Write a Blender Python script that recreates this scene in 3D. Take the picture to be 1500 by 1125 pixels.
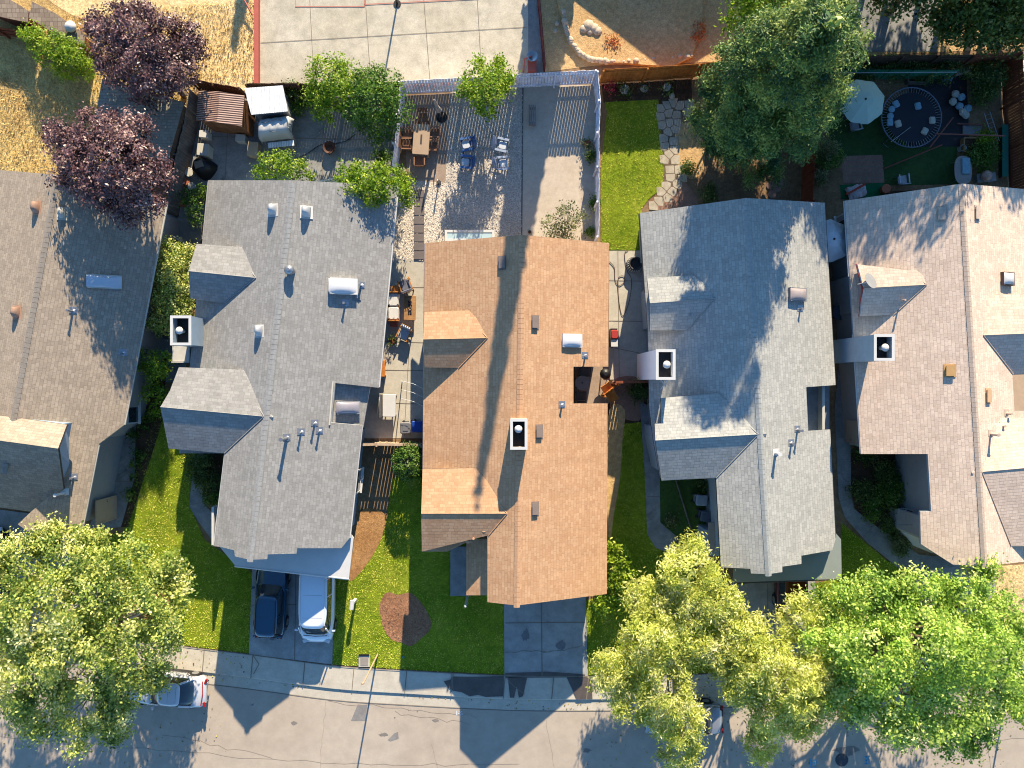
import bpy, math, random
import numpy as np
from mathutils import Vector, Matrix
# ------------------------------------------------------------------ camera, sky, sun, exposure
S = bpy.context.scene
for o in list(bpy.data.objects): bpy.data.objects.remove(o)
HC = 41.6; FP = 1040.0            # camera height (m), focal length in 1500-px pixels
cd = bpy.data.cameras.new("camera"); cam = bpy.data.objects.new("camera", cd)
S.collection.objects.link(cam); cam.location = (0, 0, HC); cam.rotation_euler = (0, 0, 0)
cd.sensor_width = 36; cd.lens = 36*FP/1500; cd.clip_start = .5; cd.clip_end = 2000
S.camera = cam
SUN_AZ = math.atan2(.178, 1.0); SUN_EL = math.radians(23.3)
w = bpy.data.worlds.new("World"); S.world = w; w.use_nodes = True
nt = w.node_tree; bg = nt.nodes['Background']
sky = nt.nodes.new('ShaderNodeTexSky'); sky.sky_type = 'NISHITA'; sky.sun_disc = False
sky.sun_elevation = SUN_EL; sky.sun_rotation = SUN_AZ; sky.air_density = 1.0; sky.dust_density = .1; sky.ozone_density = 5.0
tn = nt.nodes.new('ShaderNodeMix'); tn.data_type = 'RGBA'; tn.blend_type = 'MULTIPLY'; tn.inputs[0].default_value = 1; tn.inputs[7].default_value = (.80, .95, .98, 1)
nt.links.new(sky.outputs[0], tn.inputs[6]); nt.links.new(tn.outputs[2], bg.inputs[0]); bg.inputs[1].default_value = .108
ld = bpy.data.lights.new("sun", 'SUN'); ld.energy = 5.0; ld.angle = math.radians(.5); ld.color = (1, .855, .63)
sun = bpy.data.objects.new("sun", ld); S.collection.objects.link(sun)
sd = Vector((math.sin(SUN_AZ)*math.cos(SUN_EL), math.cos(SUN_AZ)*math.cos(SUN_EL), math.sin(SUN_EL)))
sun.rotation_euler = sd.to_track_quat('Z', 'Y').to_euler(); sun.location = sd*100
S.view_settings.view_transform = 'Standard'; S.view_settings.look = 'None'
S.view_settings.exposure = 1.45; S.view_settings.gamma = 1
S.cycles.filter_width = 1.05; S.cycles.max_bounces = 6; S.cycles.diffuse_bounces = 3; S.cycles.transparent_max_bounces = 6
R = random.Random(7)
# ------------------------------------------------------------------ helpers
def G(px, py, z=0.0):
    k = (HC-z)/FP
    return Vector(((px-750)*k, (562.5-py)*k, z))
class Plane:
    def __init__(s, a, b, c):
        s.n = (b-a).cross(c-a).normalized()
        if s.n.z < 0: s.n = -s.n
        s.d = s.n.dot(a)
    def z(s, x, y): return (s.d-s.n.x*x-s.n.y*y)/s.n.z
    def px(s, px, py):
        a = (px-750)/FP; b = (562.5-py)/FP
        t = (s.d-s.n.z*HC)/(s.n.x*a+s.n.y*b-s.n.z)
        return Vector((a*t, b*t, HC-t))
    def low(s, dz):
        p = Plane.__new__(Plane); p.n = s.n.copy(); p.d = s.d-dz*s.n.z; return p
def srgb(r, g, b, k=.62):
    def f(c):
        c /= 255.0
        return (c/12.92 if c <= .04045 else ((c+.055)/1.055)**2.4)*k
    return (f(r), f(g), f(b), 1)
# ------------------------------------------------------------------ materials
MATS = {}
def newmat(name, rough=.9, spec=.3):
    m = bpy.data.materials.new(name); m.use_nodes = True
    t = m.node_tree; b = t.nodes['Principled BSDF']
    b.inputs['Roughness'].default_value = rough; b.inputs['Specular IOR Level'].default_value = spec
    return m, t, b
def N(t, kind, **kw):
    n = t.nodes.new(kind)
    for k, v in kw.items(): setattr(n, k, v)
    return n
def noise(t, vec, scale, detail=6, rough=.6, dist=0):
    n = N(t, 'ShaderNodeTexNoise'); n.inputs['Scale'].default_value = scale
    n.inputs['Detail'].default_value = detail; n.inputs['Roughness'].default_value = rough
    n.inputs['Distortion'].default_value = dist
    t.links.new(vec, n.inputs['Vector']); return n.outputs['Fac']
def ramp(t, fac, stops):
    r = N(t, 'ShaderNodeValToRGB'); e = r.color_ramp.elements
    while len(e) < len(stops): e.new(.5)
    for i, (p, c) in enumerate(stops): e[i].position = p; e[i].color = c
    t.links.new(fac, r.inputs[0]); return r.outputs[0]
def mixc(t, fac, a, b, mode='MIX'):
    m = N(t, 'ShaderNodeMix', data_type='RGBA', blend_type=mode)
    for s, v in ((m.inputs[0], fac), (m.inputs[6], a), (m.inputs[7], b)):
        if isinstance(v, (int, float, tuple)): s.default_value = v
        else: t.links.new(v, s)
    return m.outputs[2]
def bump(t, b, h, strength=.4, dist=.02):
    n = N(t, 'ShaderNodeBump'); n.inputs['Strength'].default_value = strength; n.inputs['Distance'].default_value = dist
    t.links.new(h, n.inputs['Height']); t.links.new(n.outputs[0], b.inputs['Normal'])
def ground_mat(name, c1, c2, c3=None, big=.35, fine=6, grain=40, gamt=.35, rough=.95, bs=.35, bd=.03, seams=None):
    """blotchy natural surface: large patches, medium mottling, fine grain"""
    m, t, b = newmat(name, rough, .15)
    vec = N(t, 'ShaderNodeTexCoord').outputs['Object']
    n1 = noise(t, vec, big, 5, .65, .6); n2 = noise(t, vec, fine, 6, .7); n3 = noise(t, vec, grain, 3, .7)
    st = [(.36, c1), (.62, c2)] + ([(.78, c3)] if c3 else [])
    a = ramp(t, n1, st)
    lo = tuple(x*(1-gamt) for x in c1[:3])+(1,); 
    g = ramp(t, n2, [(.3, (1-gamt,)*3+(1,)), (.7, (1+gamt*.6,)*3+(1,))])
    a = mixc(t, 1.0, a, g, 'MULTIPLY')
    g = ramp(t, n3, [(.32, (1-gamt,)*3+(1,)), (.68, (1+gamt*.6,)*3+(1,))])
    a = mixc(t, 1.0, a, g, 'MULTIPLY')
    t.links.new(a, b.inputs['Base Color'])
    mm = N(t, 'ShaderNodeMath', operation='ADD'); t.links.new(n2, mm.inputs[0]); t.links.new(n3, mm.inputs[1])
    bump(t, b, mm.outputs[0], bs, bd)
    return m
def paint(name, c, rough=.5, var=.12, scale=3, metal=0, spec=.4, bs=0, dirt=None):
    m, t, b = newmat(name, rough, spec)
    vec = N(t, 'ShaderNodeTexCoord').outputs['Object']
    n1 = noise(t, vec, scale, 6, .65); n2 = noise(t, vec, scale*12, 3, .6)
    g = ramp(t, n1, [(.3, tuple(x*(1-var) for x in c[:3])+(1,)), (.7, tuple(min(1, x*(1+var*.6)) for x in c[:3])+(1,))])
    g = mixc(t, 1.0, g, ramp(t, n2, [(.3, (1-var*.7,)*3+(1,)), (.7, (1,)*3+(1,))]), 'MULTIPLY')
    if dirt: g = mixc(t, ramp(t, noise(t, vec, scale*.7, 8, .75, 1), [(.5, (0,)*3+(1,)), (.66, (1,)*3+(1,))]), g, dirt)
    t.links.new(g, b.inputs['Base Color']); b.inputs['Metallic'].default_value = metal
    if bs: bump(t, b, n2, bs, .01)
    return m
def wood(name, c1, c2, scale=9, rough=.85, axis=2):
    m, t, b = newmat(name, rough, .2)
    tc = N(t, 'ShaderNodeTexCoord').outputs['Object']
    mp = N(t, 'ShaderNodeMapping'); t.links.new(tc, mp.inputs[0])
    sc = [scale]*3; sc[axis] = scale*.08; mp.inputs['Scale'].default_value = sc
    n1 = noise(t, mp.outputs[0], 1, 6, .7); n2 = noise(t, tc, 1.6, 4, .6)
    g = ramp(t, n1, [(.3, c1), (.7, c2)])
    g = mixc(t, 1.0, g, ramp(t, n2, [(.3, (.65,)*3+(1,)), (.7, (1.15,)*3+(1,))]), 'MULTIPLY')
    t.links.new(g, b.inputs['Base Color']); bump(t, b, n1, .3, .01)
    return m
def shingle(name, c1, c2, cm, patch=.1, width=.3, row=.165, var=None):
    m, t, b = newmat(name, .93, .12)
    uv = N(t, 'ShaderNodeUVMap').outputs[0]; tc = N(t, 'ShaderNodeTexCoord').outputs['Object']
    wob = N(t, 'ShaderNodeTexNoise'); wob.inputs['Scale'].default_value = 1.7; t.links.new(tc, wob.inputs['Vector'])
    va = N(t, 'ShaderNodeVectorMath', operation='MULTIPLY_ADD'); t.links.new(wob.outputs['Color'], va.inputs[0])
    va.inputs[1].default_value = (.05, .07, 0); t.links.new(uv, va.inputs[2])
    br = N(t, 'ShaderNodeTexBrick', offset=.5, offset_frequency=2, squash=.75, squash_frequency=3)
    t.links.new(va.outputs[0], br.inputs['Vector'])
    for k, v in (('Scale', 1.0), ('Mortar Size', .013), ('Mortar Smooth', .8), ('Bias', 0.0), ('Brick Width', width), ('Row Height', row)): br.inputs[k].default_value = v
    br.inputs['Color1'].default_value = c1; br.inputs['Color2'].default_value = c2; br.inputs['Mortar'].default_value = cm
    n1 = noise(t, tc, .5, 6, .7, 1); n2 = noise(t, tc, 7, 3, .8); n3 = noise(t, tc, 34, 2, .8)
    g = mixc(t, 1.0, br.outputs['Color'], ramp(t, n1, [(.3, (1-patch,)*3+(1,)), (.7, (1+patch*.4,)*3+(1,))]), 'MULTIPLY')
    g = mixc(t, 1.0, g, ramp(t, n2, [(.3, (.9,)*3+(1,)), (.72, (1.06,)*3+(1,))]), 'MULTIPLY')
    g = mixc(t, 1.0, g, ramp(t, n3, [(.3, (.86,)*3+(1,)), (.72, (1.08,)*3+(1,))]), 'MULTIPLY')
    # long dark streaks down the slope
    mp = N(t, 'ShaderNodeMapping'); mp.inputs['Scale'].default_value = (3.0, .25, 1); t.links.new(uv, mp.inputs[0])
    g = mixc(t, 1.0, g, ramp(t, noise(t, mp.outputs[0], 1, 4, .7), [(.3, (.93,)*3+(1,)), (.6, (1.02,)*3+(1,))]), 'MULTIPLY')
    t.links.new(g, b.inputs['Base Color'])
    # each course butts up: sawtooth across the row
    sx = N(t, 'ShaderNodeSeparateXYZ'); t.links.new(va.outputs[0], sx.inputs[0])
    fr = N(t, 'ShaderNodeMath', operation='DIVIDE'); t.links.new(sx.outputs[1], fr.inputs[0]); fr.inputs[1].default_value = row
    f2 = N(t, 'ShaderNodeMath', operation='FRACT'); t.links.new(fr.outputs[0], f2.inputs[0])
    f3 = N(t, 'ShaderNodeMath', operation='SUBTRACT'); f3.inputs[0].default_value = 1; t.links.new(f2.outputs[0], f3.inputs[1])
    f4 = N(t, 'ShaderNodeMath', operation='SUBTRACT'); t.links.new(f3.outputs[0], f4.inputs[0]); t.links.new(br.outputs['Fac'], f4.inputs[1])
    bump(t, b, f4.outputs[0], .22, .016)
    return m
def leafmat(name, stops, transl=.35, rough=.55):
    m, t, b = newmat(name, rough, .35)
    at = N(t, 'ShaderNodeAttribute', attribute_name='tint')
    c = ramp(t, at.outputs['Fac'], stops)
    tc = N(t, 'ShaderNodeTexCoord').outputs['Object']
    c = mixc(t, 1.0, c, ramp(t, noise(t, tc, .8, 3), [(.3, (.75,)*3+(1,)), (.7, (1.2,)*3+(1,))]), 'MULTIPLY')
    t.links.new(c, b.inputs['Base Color'])
    tr = N(t, 'ShaderNodeBsdfTranslucent'); c2 = mixc(t, 1.0, c, (1.25, 1.35, .8, 1), 'MULTIPLY'); t.links.new(c2, tr.inputs[0])
    ms = N(t, 'ShaderNodeMixShader'); ms.inputs[0].default_value = transl
    t.links.new(b.outputs[0], ms.inputs[1]); t.links.new(tr.outputs[0], ms.inputs[2])
    t.links.new(ms.outputs[0], t.nodes['Material Output'].inputs[0])
    return m
def glassmat(name, c=(.02, .03, .04, 1), rough=.06):
    m, t, b = newmat(name, rough, .9)
    b.inputs['Base Color'].default_value = c
    return m
# ------------------------------------------------------------------ mesh builder
class MB:
    def __init__(s): s.v = []; s.f = []; s.m = []; s.uv = {}; s.sm = []
    def add(s, vs, fs, mi=0, smooth=False):
        o = len(s.v); s.v += [tuple(v) for v in vs]
        for f in fs: s.f.append([i+o for i in f]); s.m.append(mi); s.sm.append(smooth)
        return s
    def box(s, c, d, rz=0, mi=0, tilt=0, rx=0):
        x, y, z = [k/2 for k in d]
        M = Matrix.Translation(c) @ Matrix.Rotation(rz, 4, 'Z') @ Matrix.Rotation(tilt, 4, 'Y') @ Matrix.Rotation(rx, 4, 'X')
        vs = [M @ Vector(p) for p in ((-x,-y,-z),(x,-y,-z),(x,y,-z),(-x,y,-z),(-x,-y,z),(x,-y,z),(x,y,z),(-x,y,z))]
        return s.add(vs, [(0,3,2,1),(4,5,6,7),(0,1,5,4),(1,2,6,5),(2,3,7,6),(3,0,4,7)], mi)
    def bbox(s, c, d, rz=0, bv=.02, mi=0):
        """box with chamfered top and vertical edges"""
        x, y, z = [k/2 for k in d]
        M = Matrix.Translation(c) @ Matrix.Rotation(rz, 4, 'Z')
        def ring(i, zz, b): 
            X = x-i; Y = y-i
            return [(-X+b,-Y,zz),(X-b,-Y,zz),(X,-Y+b,zz),(X,Y-b,zz),(X-b,Y,zz),(-X+b,Y,zz),(-X,Y-b,zz),(-X,-Y+b,zz)]
        return s.loft([[M @ Vector(p) for p in r] for r in (ring(0,-z,bv), ring(0,z-bv,bv), ring(bv*.6,z,bv))], mi=mi)
    def loft(s, rings, caps=True, mi=0, smooth=False):
        n = len(rings[0]); vs = [p for r in rings for p in r]; fs = []
        for k in range(len(rings)-1):
            for i in range(n):
                j = (i+1) % n; fs.append((k*n+i, k*n+j, (k+1)*n+j, (k+1)*n+i))
        s.add(vs, fs, mi, smooth)
        if caps:
            s.add(rings[0], [tuple(range(n))[::-1]], mi); s.add(rings[-1], [tuple(range(n))], mi)
        return s
    def cyl(s, c, r, h, n=14, r2=None, mi=0, caps=True, smooth=True):
        r2 = r if r2 is None else r2
        a = [2*math.pi*i/n for i in range(n)]
        return s.loft([[(c[0]+r*math.cos(t), c[1]+r*math.sin(t), c[2]) for t in a], [(c[0]+r2*math.cos(t), c[1]+r2*math.sin(t), c[2]+h) for t in a]], caps, mi, smooth)
    def lathe(s, c, prof, n=16, mi=0, caps=True):
        a = [2*math.pi*i/n for i in range(n)]
        return s.loft([[(c[0]+r*math.cos(t), c[1]+r*math.sin(t), c[2]+z) for t in a] for r, z in prof], caps, mi, True)
    def tube(s, pts, r, n=6, mi=0, r2=None):
        pts = [Vector(p) for p in pts]; rings = []
        for i, p in enumerate(pts):
            d = (pts[min(i+1, len(pts)-1)]-pts[max(i-1, 0)])
            if d.length < 1e-6: d = Vector((0, 0, 1))
            d.normalize(); u = d.cross(Vector((0, 0, 1)))
            if u.length < .05: u = d.cross(Vector((1, 0, 0)))
            u.normalize(); v = d.cross(u)
            rr = r if r2 is None else r+(r2-r)*i/(len(pts)-1)
            rings.append([p+u*rr*math.cos(2*math.pi*k/n)+v*rr*math.sin(2*math.pi*k/n) for k in range(n)])
        return s.loft(rings, True, mi, True)
    def prism(s, pts, z0, z1, mi=0, mtop=None):
        a = sum(pts[i][0]*pts[(i+1)%len(pts)][1]-pts[(i+1)%len(pts)][0]*pts[i][1] for i in range(len(pts)))
        if a < 0: pts = pts[::-1]
        n = len(pts); lo = [(p[0], p[1], z0) for p in pts]; hi = [(p[0], p[1], z1) for p in pts]
        s.add(lo+hi, [(i, (i+1)%n, n+(i+1)%n, n+i) for i in range(n)], mi)
        s.add(lo, [tuple(range(n))[::-1]], mi); s.add(hi, [tuple(range(n))], mi if mtop is None else mtop)
        return s
    def slab(s, top, th, mi=0, mside=1, uvd=None):
        """thick sheet below polygon 'top' (3-D, planar). uvd=(u axis, v axis)"""
        a = sum(top[i][0]*top[(i+1)%len(top)][1]-top[(i+1)%len(top)][0]*top[i][1] for i in range(len(top)))
        if a < 0: top = top[::-1]
        n = len(top); lo = [Vector(p)-Vector((0, 0, th)) for p in top]
        k = len(s.f); s.add(top, [tuple(range(n))], mi)
        if uvd: s.uv[k] = [(Vector(p).dot(uvd[0]), Vector(p).dot(uvd[1])) for p in top]
        s.add(lo, [tuple(range(n))[::-1]], mside)
        s.add(list(top)+lo, [(n+i, n+(i+1)%n, (i+1)%n, i) for i in range(n)], mside)
        return s
    def build(s, name, mats, parent=None, local=False):
        if not isinstance(mats, (list, tuple)): mats = [mats]
        me = bpy.data.meshes.new(name)
        off = Vector((0, 0, 0))
        rt = None
        if not local:
            if parent is not None:
                rt = parent
                while rt.parent: rt = rt.parent
                off = rt.location
            else:
                a = np.array(s.v); off = Vector(((a[:,0].min()+a[:,0].max())/2, (a[:,1].min()+a[:,1].max())/2, a[:,2].min()))
                if local is None: off = Vector((0, 0, 0))
        me.from_pydata([(x-off.x, y-off.y, z-off.z) for x, y, z in s.v], [], s.f)
        for m in mats: me.materials.append(m)
        me.polygons.foreach_set('material_index', [min(i, len(mats)-1) for i in s.m])
        me.polygons.foreach_set('use_smooth', s.sm)
        if s.uv:
            ul = me.uv_layers.new(name='UVMap')
            for fi, uvs in s.uv.items():
                p = me.polygons[fi]
                for k, li in enumerate(p.loop_indices): ul.data[li].uv = uvs[k]
        me.update()
        o = bpy.data.objects.new(name, me); S.collection.objects.link(o)
        if parent is not None: o.parent = parent
        elif not local: o.location = off
        return o
def tag(o, label=None, cat=None, group=None, kind=None):
    if label: o['label'] = label
    if cat: o['category'] = cat
    if group: o['group'] = group
    if kind: o['kind'] = kind
    return o
def thing(name, label, cat, loc=(0, 0, 0), rz=0, group=None):
    o = bpy.data.objects.new(name, None); S.collection.objects.link(o); o.location = loc; o.rotation_euler = (0, 0, rz)
    o.empty_display_size = .3
    return tag(o, label, cat, group)
def copy_tree(o, parent=None):
    c = o.copy(); S.collection.objects.link(c)
    if parent is not None: c.parent = parent
    for ch in list(o.children): copy_tree(ch, c)
    return c
def rnd(a, b): return R.uniform(a, b)
# ------------------------------------------------------------------ ground sheets
CNT = [0]
def sheet(name, px, m, lvl, kind='structure', smoothn=0):
    pts = [G(x, y) for x, y in px]
    CNT[0] += 1; b = MB(); z = .008*lvl+.0001*CNT[0]
    a = sum(pts[i].x*pts[(i+1)%len(pts)].y-pts[(i+1)%len(pts)].x*pts[i].y for i in range(len(pts)))
    if a < 0: pts = pts[::-1]
    b.add([(p.x, p.y, z) for p in pts], [tuple(range(len(pts)))])
    o = b.build(name, m, None, local=True); o['kind'] = kind; return o
def smooth_px(p, n=4, closed=True):
    """Catmull-Rom through pixel points"""
    out = []; L = len(p)
    for i in range(L if closed else L-1):
        g = lambda k: p[k % L] if closed else p[max(0, min(L-1, k))]
        a, b_, c, d = g(i-1), g(i), g(i+1), g(i+2)
        for k in range(n):
            t = k/n
            out.append(tuple(.5*((2*b_[q])+(-a[q]+c[q])*t+(2*a[q]-5*b_[q]+4*c[q]-d[q])*t*t+(-a[q]+3*b_[q]-3*c[q]+d[q])*t**3) for q in (0, 1)))
    if not closed: out.append(p[-1])
    return out
def strip(b, pts, w, z, mi=0):
    """thin flat band along ground points"""
    P = [Vector((p[0], p[1], z)) for p in pts]; Lf = []; Rt = []
    for i, p in enumerate(P):
        d = P[min(i+1, len(P)-1)]-P[max(i-1, 0)]; d.normalize(); n = Vector((-d.y, d.x, 0))
        ww = w[i] if isinstance(w, (list, tuple)) else w
        Lf.append(p+n*ww/2); Rt.append(p-n*ww/2)
    n = len(P); b.add(Lf+Rt, [(n+i, n+i+1, i+1, i) for i in range(n-1)])
def lines(name, segs, m, z, w=.03, kind='structure'):
    b = MB(); CNT[0] += 1; z = (z*2+.004 if z > 0 else z)+.0001*CNT[0]
    for s_ in segs: strip(b, [G(*p) for p in s_], w, z)
    o = b.build(name, m, None, local=True); o['kind'] = kind; return o
def inpoly(x, y, P):
    r = np.zeros(len(x), bool); n = len(P)
    for i in range(n):
        x1, y1 = P[i]; x2, y2 = P[(i+1) % n]
        c = ((y1 > y) != (y2 > y))
        if y1 == y2: continue
        r ^= c & (x < (x2-x1)*(y-y1)/(y2-y1)+x1)
    return r
def rawmesh(name, V, F4, m, parent=None, tint=None, off=(0, 0, 0)):
    """fast mesh from numpy vertex array and (n,k) face array"""
    me = bpy.data.meshes.new(name); k = F4.shape[1]; nf = len(F4)
    V = V-np.array(off)
    me.vertices.add(len(V)); me.vertices.foreach_set('co', V.astype(np.float32).ravel())
    me.loops.add(nf*k); me.loops.foreach_set('vertex_index', F4.astype(np.int32).ravel())
    me.polygons.add(nf); me.polygons.foreach_set('loop_start', np.arange(0, nf*k, k, dtype=np.int32))
    me.update(calc_edges=True)
    if tint is not None:
        a = me.attributes.new('tint', 'FLOAT', 'FACE'); a.data.foreach_set('value', tint.astype(np.float32))
    me.materials.append(m)
    o = bpy.data.objects.new(name, me); S.collection.objects.link(o)
    if parent is not None: o.parent = parent
    return o
def grass(name, polys, m, dens=260, h=.07, wd=.03, seed=1, label=None, holes=(), cat='grass'):
    rg = np.random.default_rng(seed); VX = []; 
    for P in polys:
        W = [(G(x, y).x, G(x, y).y) for x, y in P]; a = np.array(W)
        lo, hi = a.min(0), a.max(0); n = int((hi-lo).prod()*dens)
        x = rg.uniform(lo[0], hi[0], n); y = rg.uniform(lo[1], hi[1], n); k = inpoly(x, y, W)
        for Hh in holes: k &= ~inpoly(x, y, [(G(*q).x, G(*q).y) for q in Hh])
        VX.append(np.stack([x[k], y[k]], 1))
    p = np.concatenate(VX); n = len(p); an = rg.uniform(0, 6.283, n); hh = h*rg.uniform(.4, 1.3, n); ww = wd*rg.uniform(.6, 1.4, n)
    d = np.stack([np.cos(an), np.sin(an)], 1); le = rg.normal(0, .45, (n, 2))*hh[:, None]
    z0 = np.full(n, .02)
    A = np.column_stack([p-d*ww[:, None]/2, z0]); B = np.column_stack([p+d*ww[:, None]/2, z0]); C = np.column_stack([p+le, z0+hh])
    V = np.empty((n*3, 3)); V[0::3] = A; V[1::3] = B; V[2::3] = C
    o = rawmesh(name, V, np.arange(n*3).reshape(n, 3), m, None, rg.random(n)); o['kind'] = 'stuff'
    tag(o, label or 'short blades of green lawn grass', cat); return o
# ------------------------------------------------------------------ foliage
def foliage(name, blobs, m, parent, holes=0, leaf=.15, dens=5.5, per=34, sr=.34, ar=.55, fill=.35, seed=1, up=.5, jit=.75, rmin=.45, droop=0, local=False):
    """many leaf-sized faces in clumps spread through ellipsoids (x,y,z,rx,ry,rz)"""
    rg = np.random.default_rng(seed); VV = []; TT = []
    for (cx, cy, cz, rx, ry, rz) in blobs:
        area = 4*math.pi*((rx*ry+ry*rz+rx*rz)/3); ns = max(4, int(area*dens))
        d = rg.normal(size=(ns, 3)); d /= np.linalg.norm(d, axis=1)[:, None]
        # thin out the unseen underside
        keep = (d[:, 2] > -.35) | (rg.random(ns) < .35); d = d[keep]; ns = len(d)
        u = rmin+(1.05-rmin)*rg.random(ns)**fill; u += rg.normal(0, .05, ns)
        C = np.array([cx, cy, cz])+d*np.array([rx, ry, rz])*u[:, None]
        if holes:
            q_ = np.sin(C[:, 0]*2.1+C[:, 1]*1.2+seed)*np.sin(C[:, 1]*2.4-C[:, 0]*.9+seed*2.3)+.5*np.sin(C[:, 0]*4.3+seed)*np.sin(C[:, 1]*4.7+seed*.7)
            kp = q_ > -1.1+holes; kp |= rg.random(ns) < .12; C = C[kp]; d = d[kp]; ns = len(d)
            if ns == 0: continue
        ct = rg.normal(0, .2, ns)+.5
        k = np.repeat(np.arange(ns), per); n = len(k)
        P = C[k]+rg.normal(size=(n, 3))*sr*np.array([1, 1, .7])*rg.uniform(.5, 1.1, ns)[k][:, None]
        if droop: P[:, 2] -= droop*rg.random(n)
        nr = d[k]*.6+np.array([0, 0, up])+rg.normal(size=(n, 3))*jit; nr /= np.linalg.norm(nr, axis=1)[:, None]
        t = np.cross(nr, rg.normal(size=(n, 3))); t /= np.linalg.norm(t, axis=1)[:, None]+1e-9
        b = np.cross(nr, t); L = leaf*rg.uniform(.6, 1.35, n)[:, None]
        q = np.empty((n*4, 3)); q[0::4] = P-t*L*.5; q[1::4] = P+b*L*ar*.5+nr*L*.08; q[2::4] = P+t*L*.5; q[3::4] = P-b*L*ar*.5+nr*L*.08
        VV.append(q); TT.append(np.clip(ct[k]+rg.normal(0, .13, n), 0, 1))
    V = np.concatenate(VV); T = np.concatenate(TT)
    V[:, 2] = np.maximum(V[:, 2], .03)
    off = (0, 0, 0)
    if not local and parent is not None:
        rt = parent
        while rt.parent: rt = rt.parent
        off = tuple(rt.location)
    return rawmesh(name, V, np.arange(len(V)).reshape(-1, 4), m, parent, T, off)
def tree(name, label, cat, base, blobs, lm, tm, tr=.18, group=None, seed=1, limbs=True, **kw):
    """blobs in (px, py, height, radius m[, flat])"""
    bw = G(*base); t = thing(name, label, cat, bw, 0, group)
    W = []
    for b in blobs:
        c = G(b[0], b[1], b[2]); f = b[4] if len(b) > 4 else .85
        W.append((c.x, c.y, c.z, b[3], b[3], b[3]*f))
    rs = random.Random(seed); X = []
    if kw.pop('ragged', len(W) > 7):
        for c in W:
            for _ in range(3):
                a = rs.uniform(0, 6.283); q_ = rs.uniform(.85, 1.2); f_ = rs.uniform(.22, .38)
                X.append((c[0]+c[3]*q_*math.cos(a), c[1]+c[3]*q_*math.sin(a), c[2]+rs.uniform(-.4, .5)*c[3], c[3]*f_, c[3]*f_, c[3]*f_*.8))
    foliage('crown', W+X, lm, t, seed=seed, **kw)
    q = MB(); cz = sum(b[2] for b in W)/len(W); cx = sum(b[0] for b in W)/len(W); cy = sum(b[1] for b in W)/len(W)
    fork = Vector((bw.x+(cx-bw.x)*.25, bw.y+(cy-bw.y)*.25, cz*.42))
    mid = (Vector(bw)+fork)/2+Vector((rnd(-.1, .1), rnd(-.1, .1), 0))
    q.tube([(bw.x, bw.y, 0), (bw.x, bw.y, .12), tuple(mid), tuple(fork)], tr*1.25, 9, r2=tr*.75)
    if limbs:
        for b in W:
            e = Vector(b[:3])+Vector((0, 0, b[5]*.3)); m1 = fork.lerp(e, .5)+Vector((rnd(-.3, .3), rnd(-.3, .3), .2))
            q.tube([fork, m1, e], tr*.5, 6, r2=tr*.14)
            for _ in range(4):
                s0 = m1.lerp(e, rnd(.1, .9)); dd = Vector((rnd(-1, 1), rnd(-1, 1), rnd(0, .9)))*b[3]*.8
                q.tube([s0, s0+dd*.5+Vector((0, 0, .1)), s0+dd], tr*.2, 4, r2=tr*.05)
    q.build('trunk', tm, t)
    return t
# ------------------------------------------------------------------ materials of the place
K = srgb
M_dirt = ground_mat('dirt', K(150,118,88), K(176,145,110), K(120,92,66), .3, 4, 30)
M_dry = ground_mat('dry_grass', K(236,202,142,.85), K(246,220,166,.85), K(204,172,110,.85), .45, 5, 22, .4, bs=.6, bd=.06)
M_weeds = ground_mat('weedy_ground', K(190,158,104,.8), K(234,204,134,.8), K(160,148,80,.8), .5, 5, 18, .45, bs=.7, bd=.06)
M_tan = ground_mat('bare_earth', K(214,174,120,.75), K(224,188,138,.75), K(176,136,88,.75), .3, 4, 20, .32, bs=.6, bd=.05)
M_court = ground_mat('court_concrete', K(218,207,184,.62), K(230,220,200,.62), K(184,172,150,.62), .32, 1.3, 30, .24, bs=.12, bd=.01)
M_conc = ground_mat('pale_concrete', K(206,198,182), K(220,212,196), K(186,178,164), .4, 2.5, 35, .15, bs=.12, bd=.01)
M_walk = ground_mat('sidewalk_concrete', K(214,204,186), K(226,217,200), K(196,186,170), .4, 2, 40, .14, bs=.12, bd=.01)
M_drive = ground_mat('driveway_concrete', K(178,178,176), K(196,196,192), K(150,150,150), .5, 1.3, 35, .25, bs=.12, bd=.01)
M_oldc = ground_mat('old_concrete', K(150,150,150), K(176,174,170), K(112,110,108), .5, 1.8, 30, .25, bs=.15, bd=.01)
M_asph = ground_mat('worn_asphalt', K(202,186,168,.6), K(212,197,179,.6), K(192,176,158,.6), .12, 1.2, 45, .12, bs=.35, bd=.012)
M_patch = ground_mat('asphalt_patch', K(150,146,144), K(160,156,152), None, .5, 3, 45, .18)
M_crack = paint('joint_line', K(150,138,124), .95)
M_crack2 = paint('crack_line', K(180,164,146), .95)
M_wet = paint('wet_concrete', K(112,102,96), .4, .3, 1.5)
M_gravel = ground_mat('gravel', K(226,212,194,.8), K(238,226,210,.8), K(196,180,160,.8), .6, 9, 16, .38, bs=1.0, bd=.06)
M_gravel2 = ground_mat('grey_gravel', K(214,202,188,.75), K(228,216,202,.75), K(184,172,160,.75), .6, 9, 16, .38, bs=1.0, bd=.06)
M_sand = ground_mat('packed_sand', K(226,208,186,.58), K(234,218,198,.58), K(204,182,156,.58), .3, 3, 30, .14, bs=.15, bd=.01)
M_brownp = ground_mat('brown_patio', K(180,158,140), K(194,172,154), K(156,136,120), .4, 3, 30, .15)
M_mulch = ground_mat('brown_mulch', K(176,124,92,.75), K(200,148,112,.75), K(148,102,74,.75), .8, 7, 22, .45, bs=.9, bd=.06)
M_soil = ground_mat('dark_soil', K(88,66,50), K(112,86,66), K(60,46,34), .8, 6, 20, .4, bs=.8, bd=.05)
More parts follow.
